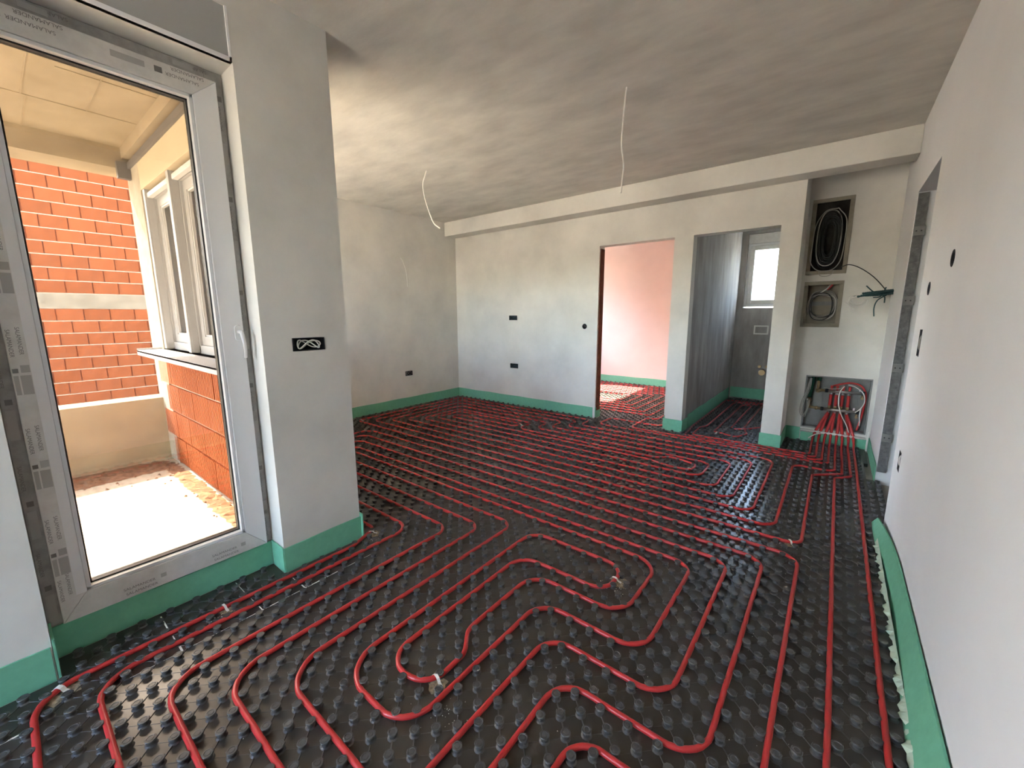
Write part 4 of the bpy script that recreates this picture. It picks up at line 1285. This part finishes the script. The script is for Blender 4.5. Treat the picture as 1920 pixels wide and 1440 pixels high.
m = wire([(0.02, YMB+0.05, 0.60), (0.10, YMB+0.05, 0.632), (0.17, YMB+0.04, 0.648), (0.25, YMB+0.03, 0.625), (0.292, YMB+0.02, 0.54), (0.288, YMB+0.02, 0.40), (0.272, YMB+0.02, 0.25), (0.255, YMB+0.01, 0.17)], 0.0098, None, None)
part(r, m, 'looped_pipe', 'red')
wire([(0.145, YN-0.012, 0.637), (0.21, YN-0.018, 0.62), (0.27, YN-0.022, 0.56), (0.285, YN-0.022, 0.48), (0.262, YN-0.02, 0.41), (0.225, YN-0.015, 0.365)], 0.0045, 'cable_w', 'white cable curving over the right side of the manifold')
wire([(0.265, YN-0.012, 0.42), (0.262, YN-0.016, 0.34), (0.268, YN-0.016, 0.28), (0.270, YN-0.012, 0.232)], 0.0045, 'cable_w', 'white sensor cable hanging at the right edge of the manifold cabinet')
wire([(0.115, YN-0.015, 0.62), (0.085, YN-0.02, 0.55), (0.088, YN-0.022, 0.44), (0.12, YN-0.022, 0.33), (0.165, YN-0.022, 0.24), (0.20, YN-0.018, 0.15)], 0.0045, 'cable_w', 'white cable hanging across the middle of the manifold')
wire([(-0.05, YN-0.010, 0.59), (0.03, YN-0.014, 0.585), (0.09, YN-0.016, 0.60), (0.115, YN-0.015, 0.625)], 0.004, 'cable_g', 'thin grey cable lying along the upper manifold bar')
for k, (dx, z0) in enumerate(((0.0, 0.27), (0.012, 0.29), (0.024, 0.26))):
    wire([(-0.165+dx*.4, YN-0.008, 0.68), (-0.185+dx, YN-0.014, 0.56), (-0.222+dx, YN-0.02, 0.42), (-0.228+dx, YN-0.022, 0.32), (-0.205+dx, YN-0.022, z0), (-0.172, YN-0.02, z0+0.04), (-0.168+dx*.5, YN-0.016, 0.38), (-0.18+dx, YN-0.012, 0.46)], 0.0036, 'cable_g',
         ['outermost', 'middle', 'innermost'][k]+' of three grey cables drooping at the left of the manifold cabinet')
m = MB(); m.cyl((-0.205, YN-0.022, 0.120), (0.330, YN-0.022, 0.112), 0.0125, 12)
tag(m.build('conduit', 'cable_w'), 'white horizontal tube in front of the pipes under the manifold', 'tube')
wire([(-0.02, YN-0.04, 0.108), (-0.06, YN-0.05, 0.100), (-0.10, YN-0.06, 0.072), (-0.125, YN-0.065, 0.045)], 0.0055, 'cable_w', 'white cable end curling down from the tube at the niche floor')
m = MB(); m.box(XR-0.026, XR-0.012, YN-0.06, YN-0.045, 0.0, 0.20)
tag(m.build('conduit', 'cable_w'), 'short white upright strip in the right corner of the niche', 'trim strip')

# ================================================================ BATHROOM ROUGH-IN, LOGGIA DIRT
r = empty('drain_outlet', 'capped brass water outlet and drain low on the bathroom wall', 'water outlet', (-0.86, 7.45, 0.42))
m = MB(); m.cyl((-0.90, 7.455, 0.53), (-0.90, 7.40, 0.53), 0.022, 10); m.cyl((-0.80, 7.455, 0.535), (-0.80, 7.40, 0.535), 0.022, 10); part(r, m, 'tap_stub', 'brass')
m = MB(); m.tube([(-0.86, 7.46, 0.44), (-0.86, 7.40, 0.44), (-0.86, 7.38, 0.44)], 0.045, 14); part(r, m, 'drain_cap', 'brass')
r = empty('cistern_plate', 'small framed cistern opening on the bathroom wall', 'flush plate', (-0.93, 7.45, 1.05))
m = MB(); m.box(-1.03, -0.83, 7.435, 7.455, 1.15, 1.17); m.box(-1.03, -0.83, 7.435, 7.455, 1.03, 1.05); m.box(-1.03, -1.01, 7.435, 7.455, 1.03, 1.17); m.box(-0.85, -0.83, 7.435, 7.455, 1.03, 1.17)
part(r, m, 'rim', 'plaster')
m = MB(); m.box(-1.01, -0.85, 7.443, 7.452, 1.05, 1.15); part(r, m, 'plate', 'plaster_dark')
# dirt heaped along the parapet and the kitchen wall
mb = MB()
def mound(x0, x1, y0, y1, h, n):
    nx, ny = n
    vs = []
    for i in range(nx):
        for j in range(ny):
            a, b = i/(nx-1), j/(ny-1)
            e = math.sin(math.pi*min(1, max(0, a)))*math.sin(math.pi*b) if True else 1
            vs.append((x0+(x1-x0)*a+rng.normal(0, .008), y0+(y1-y0)*b+rng.normal(0, .008), ZL-0.004+h*e**.6*rng.uniform(.3, 1.2)))
    mb.add(vs, [(i*ny+j, (i+1)*ny+j, (i+1)*ny+j+1, i*ny+j+1) for i in range(nx-1) for j in range(ny-1)], False)
mound(XB+0.005, -4.62, -0.6, 0.93, 0.028, (14, 46))
mound(-4.95, XD-0.35, 0.80, 0.935, 0.022, (60, 6))
for _ in range(90):
    x, y = (rng.uniform(XB+.03, -4.4), rng.uniform(-.3, .9)) if rng.random() < .6 else (rng.uniform(-4.9, -2.6), rng.uniform(.72, .92))
    q = rng.uniform(.004, .014)
    mb.add([(x+q, y, ZL), (x-q*.6, y+q, ZL), (x-q*.6, y-q, ZL), (x, y, ZL+q*1.2)], [(0, 1, 3), (1, 2, 3), (2, 0, 3)])
tag(mb.build('rubble', 'soil'), 'reddish dirt and rubble along the foot of the loggia parapet', 'rubble', None, 'stuff')
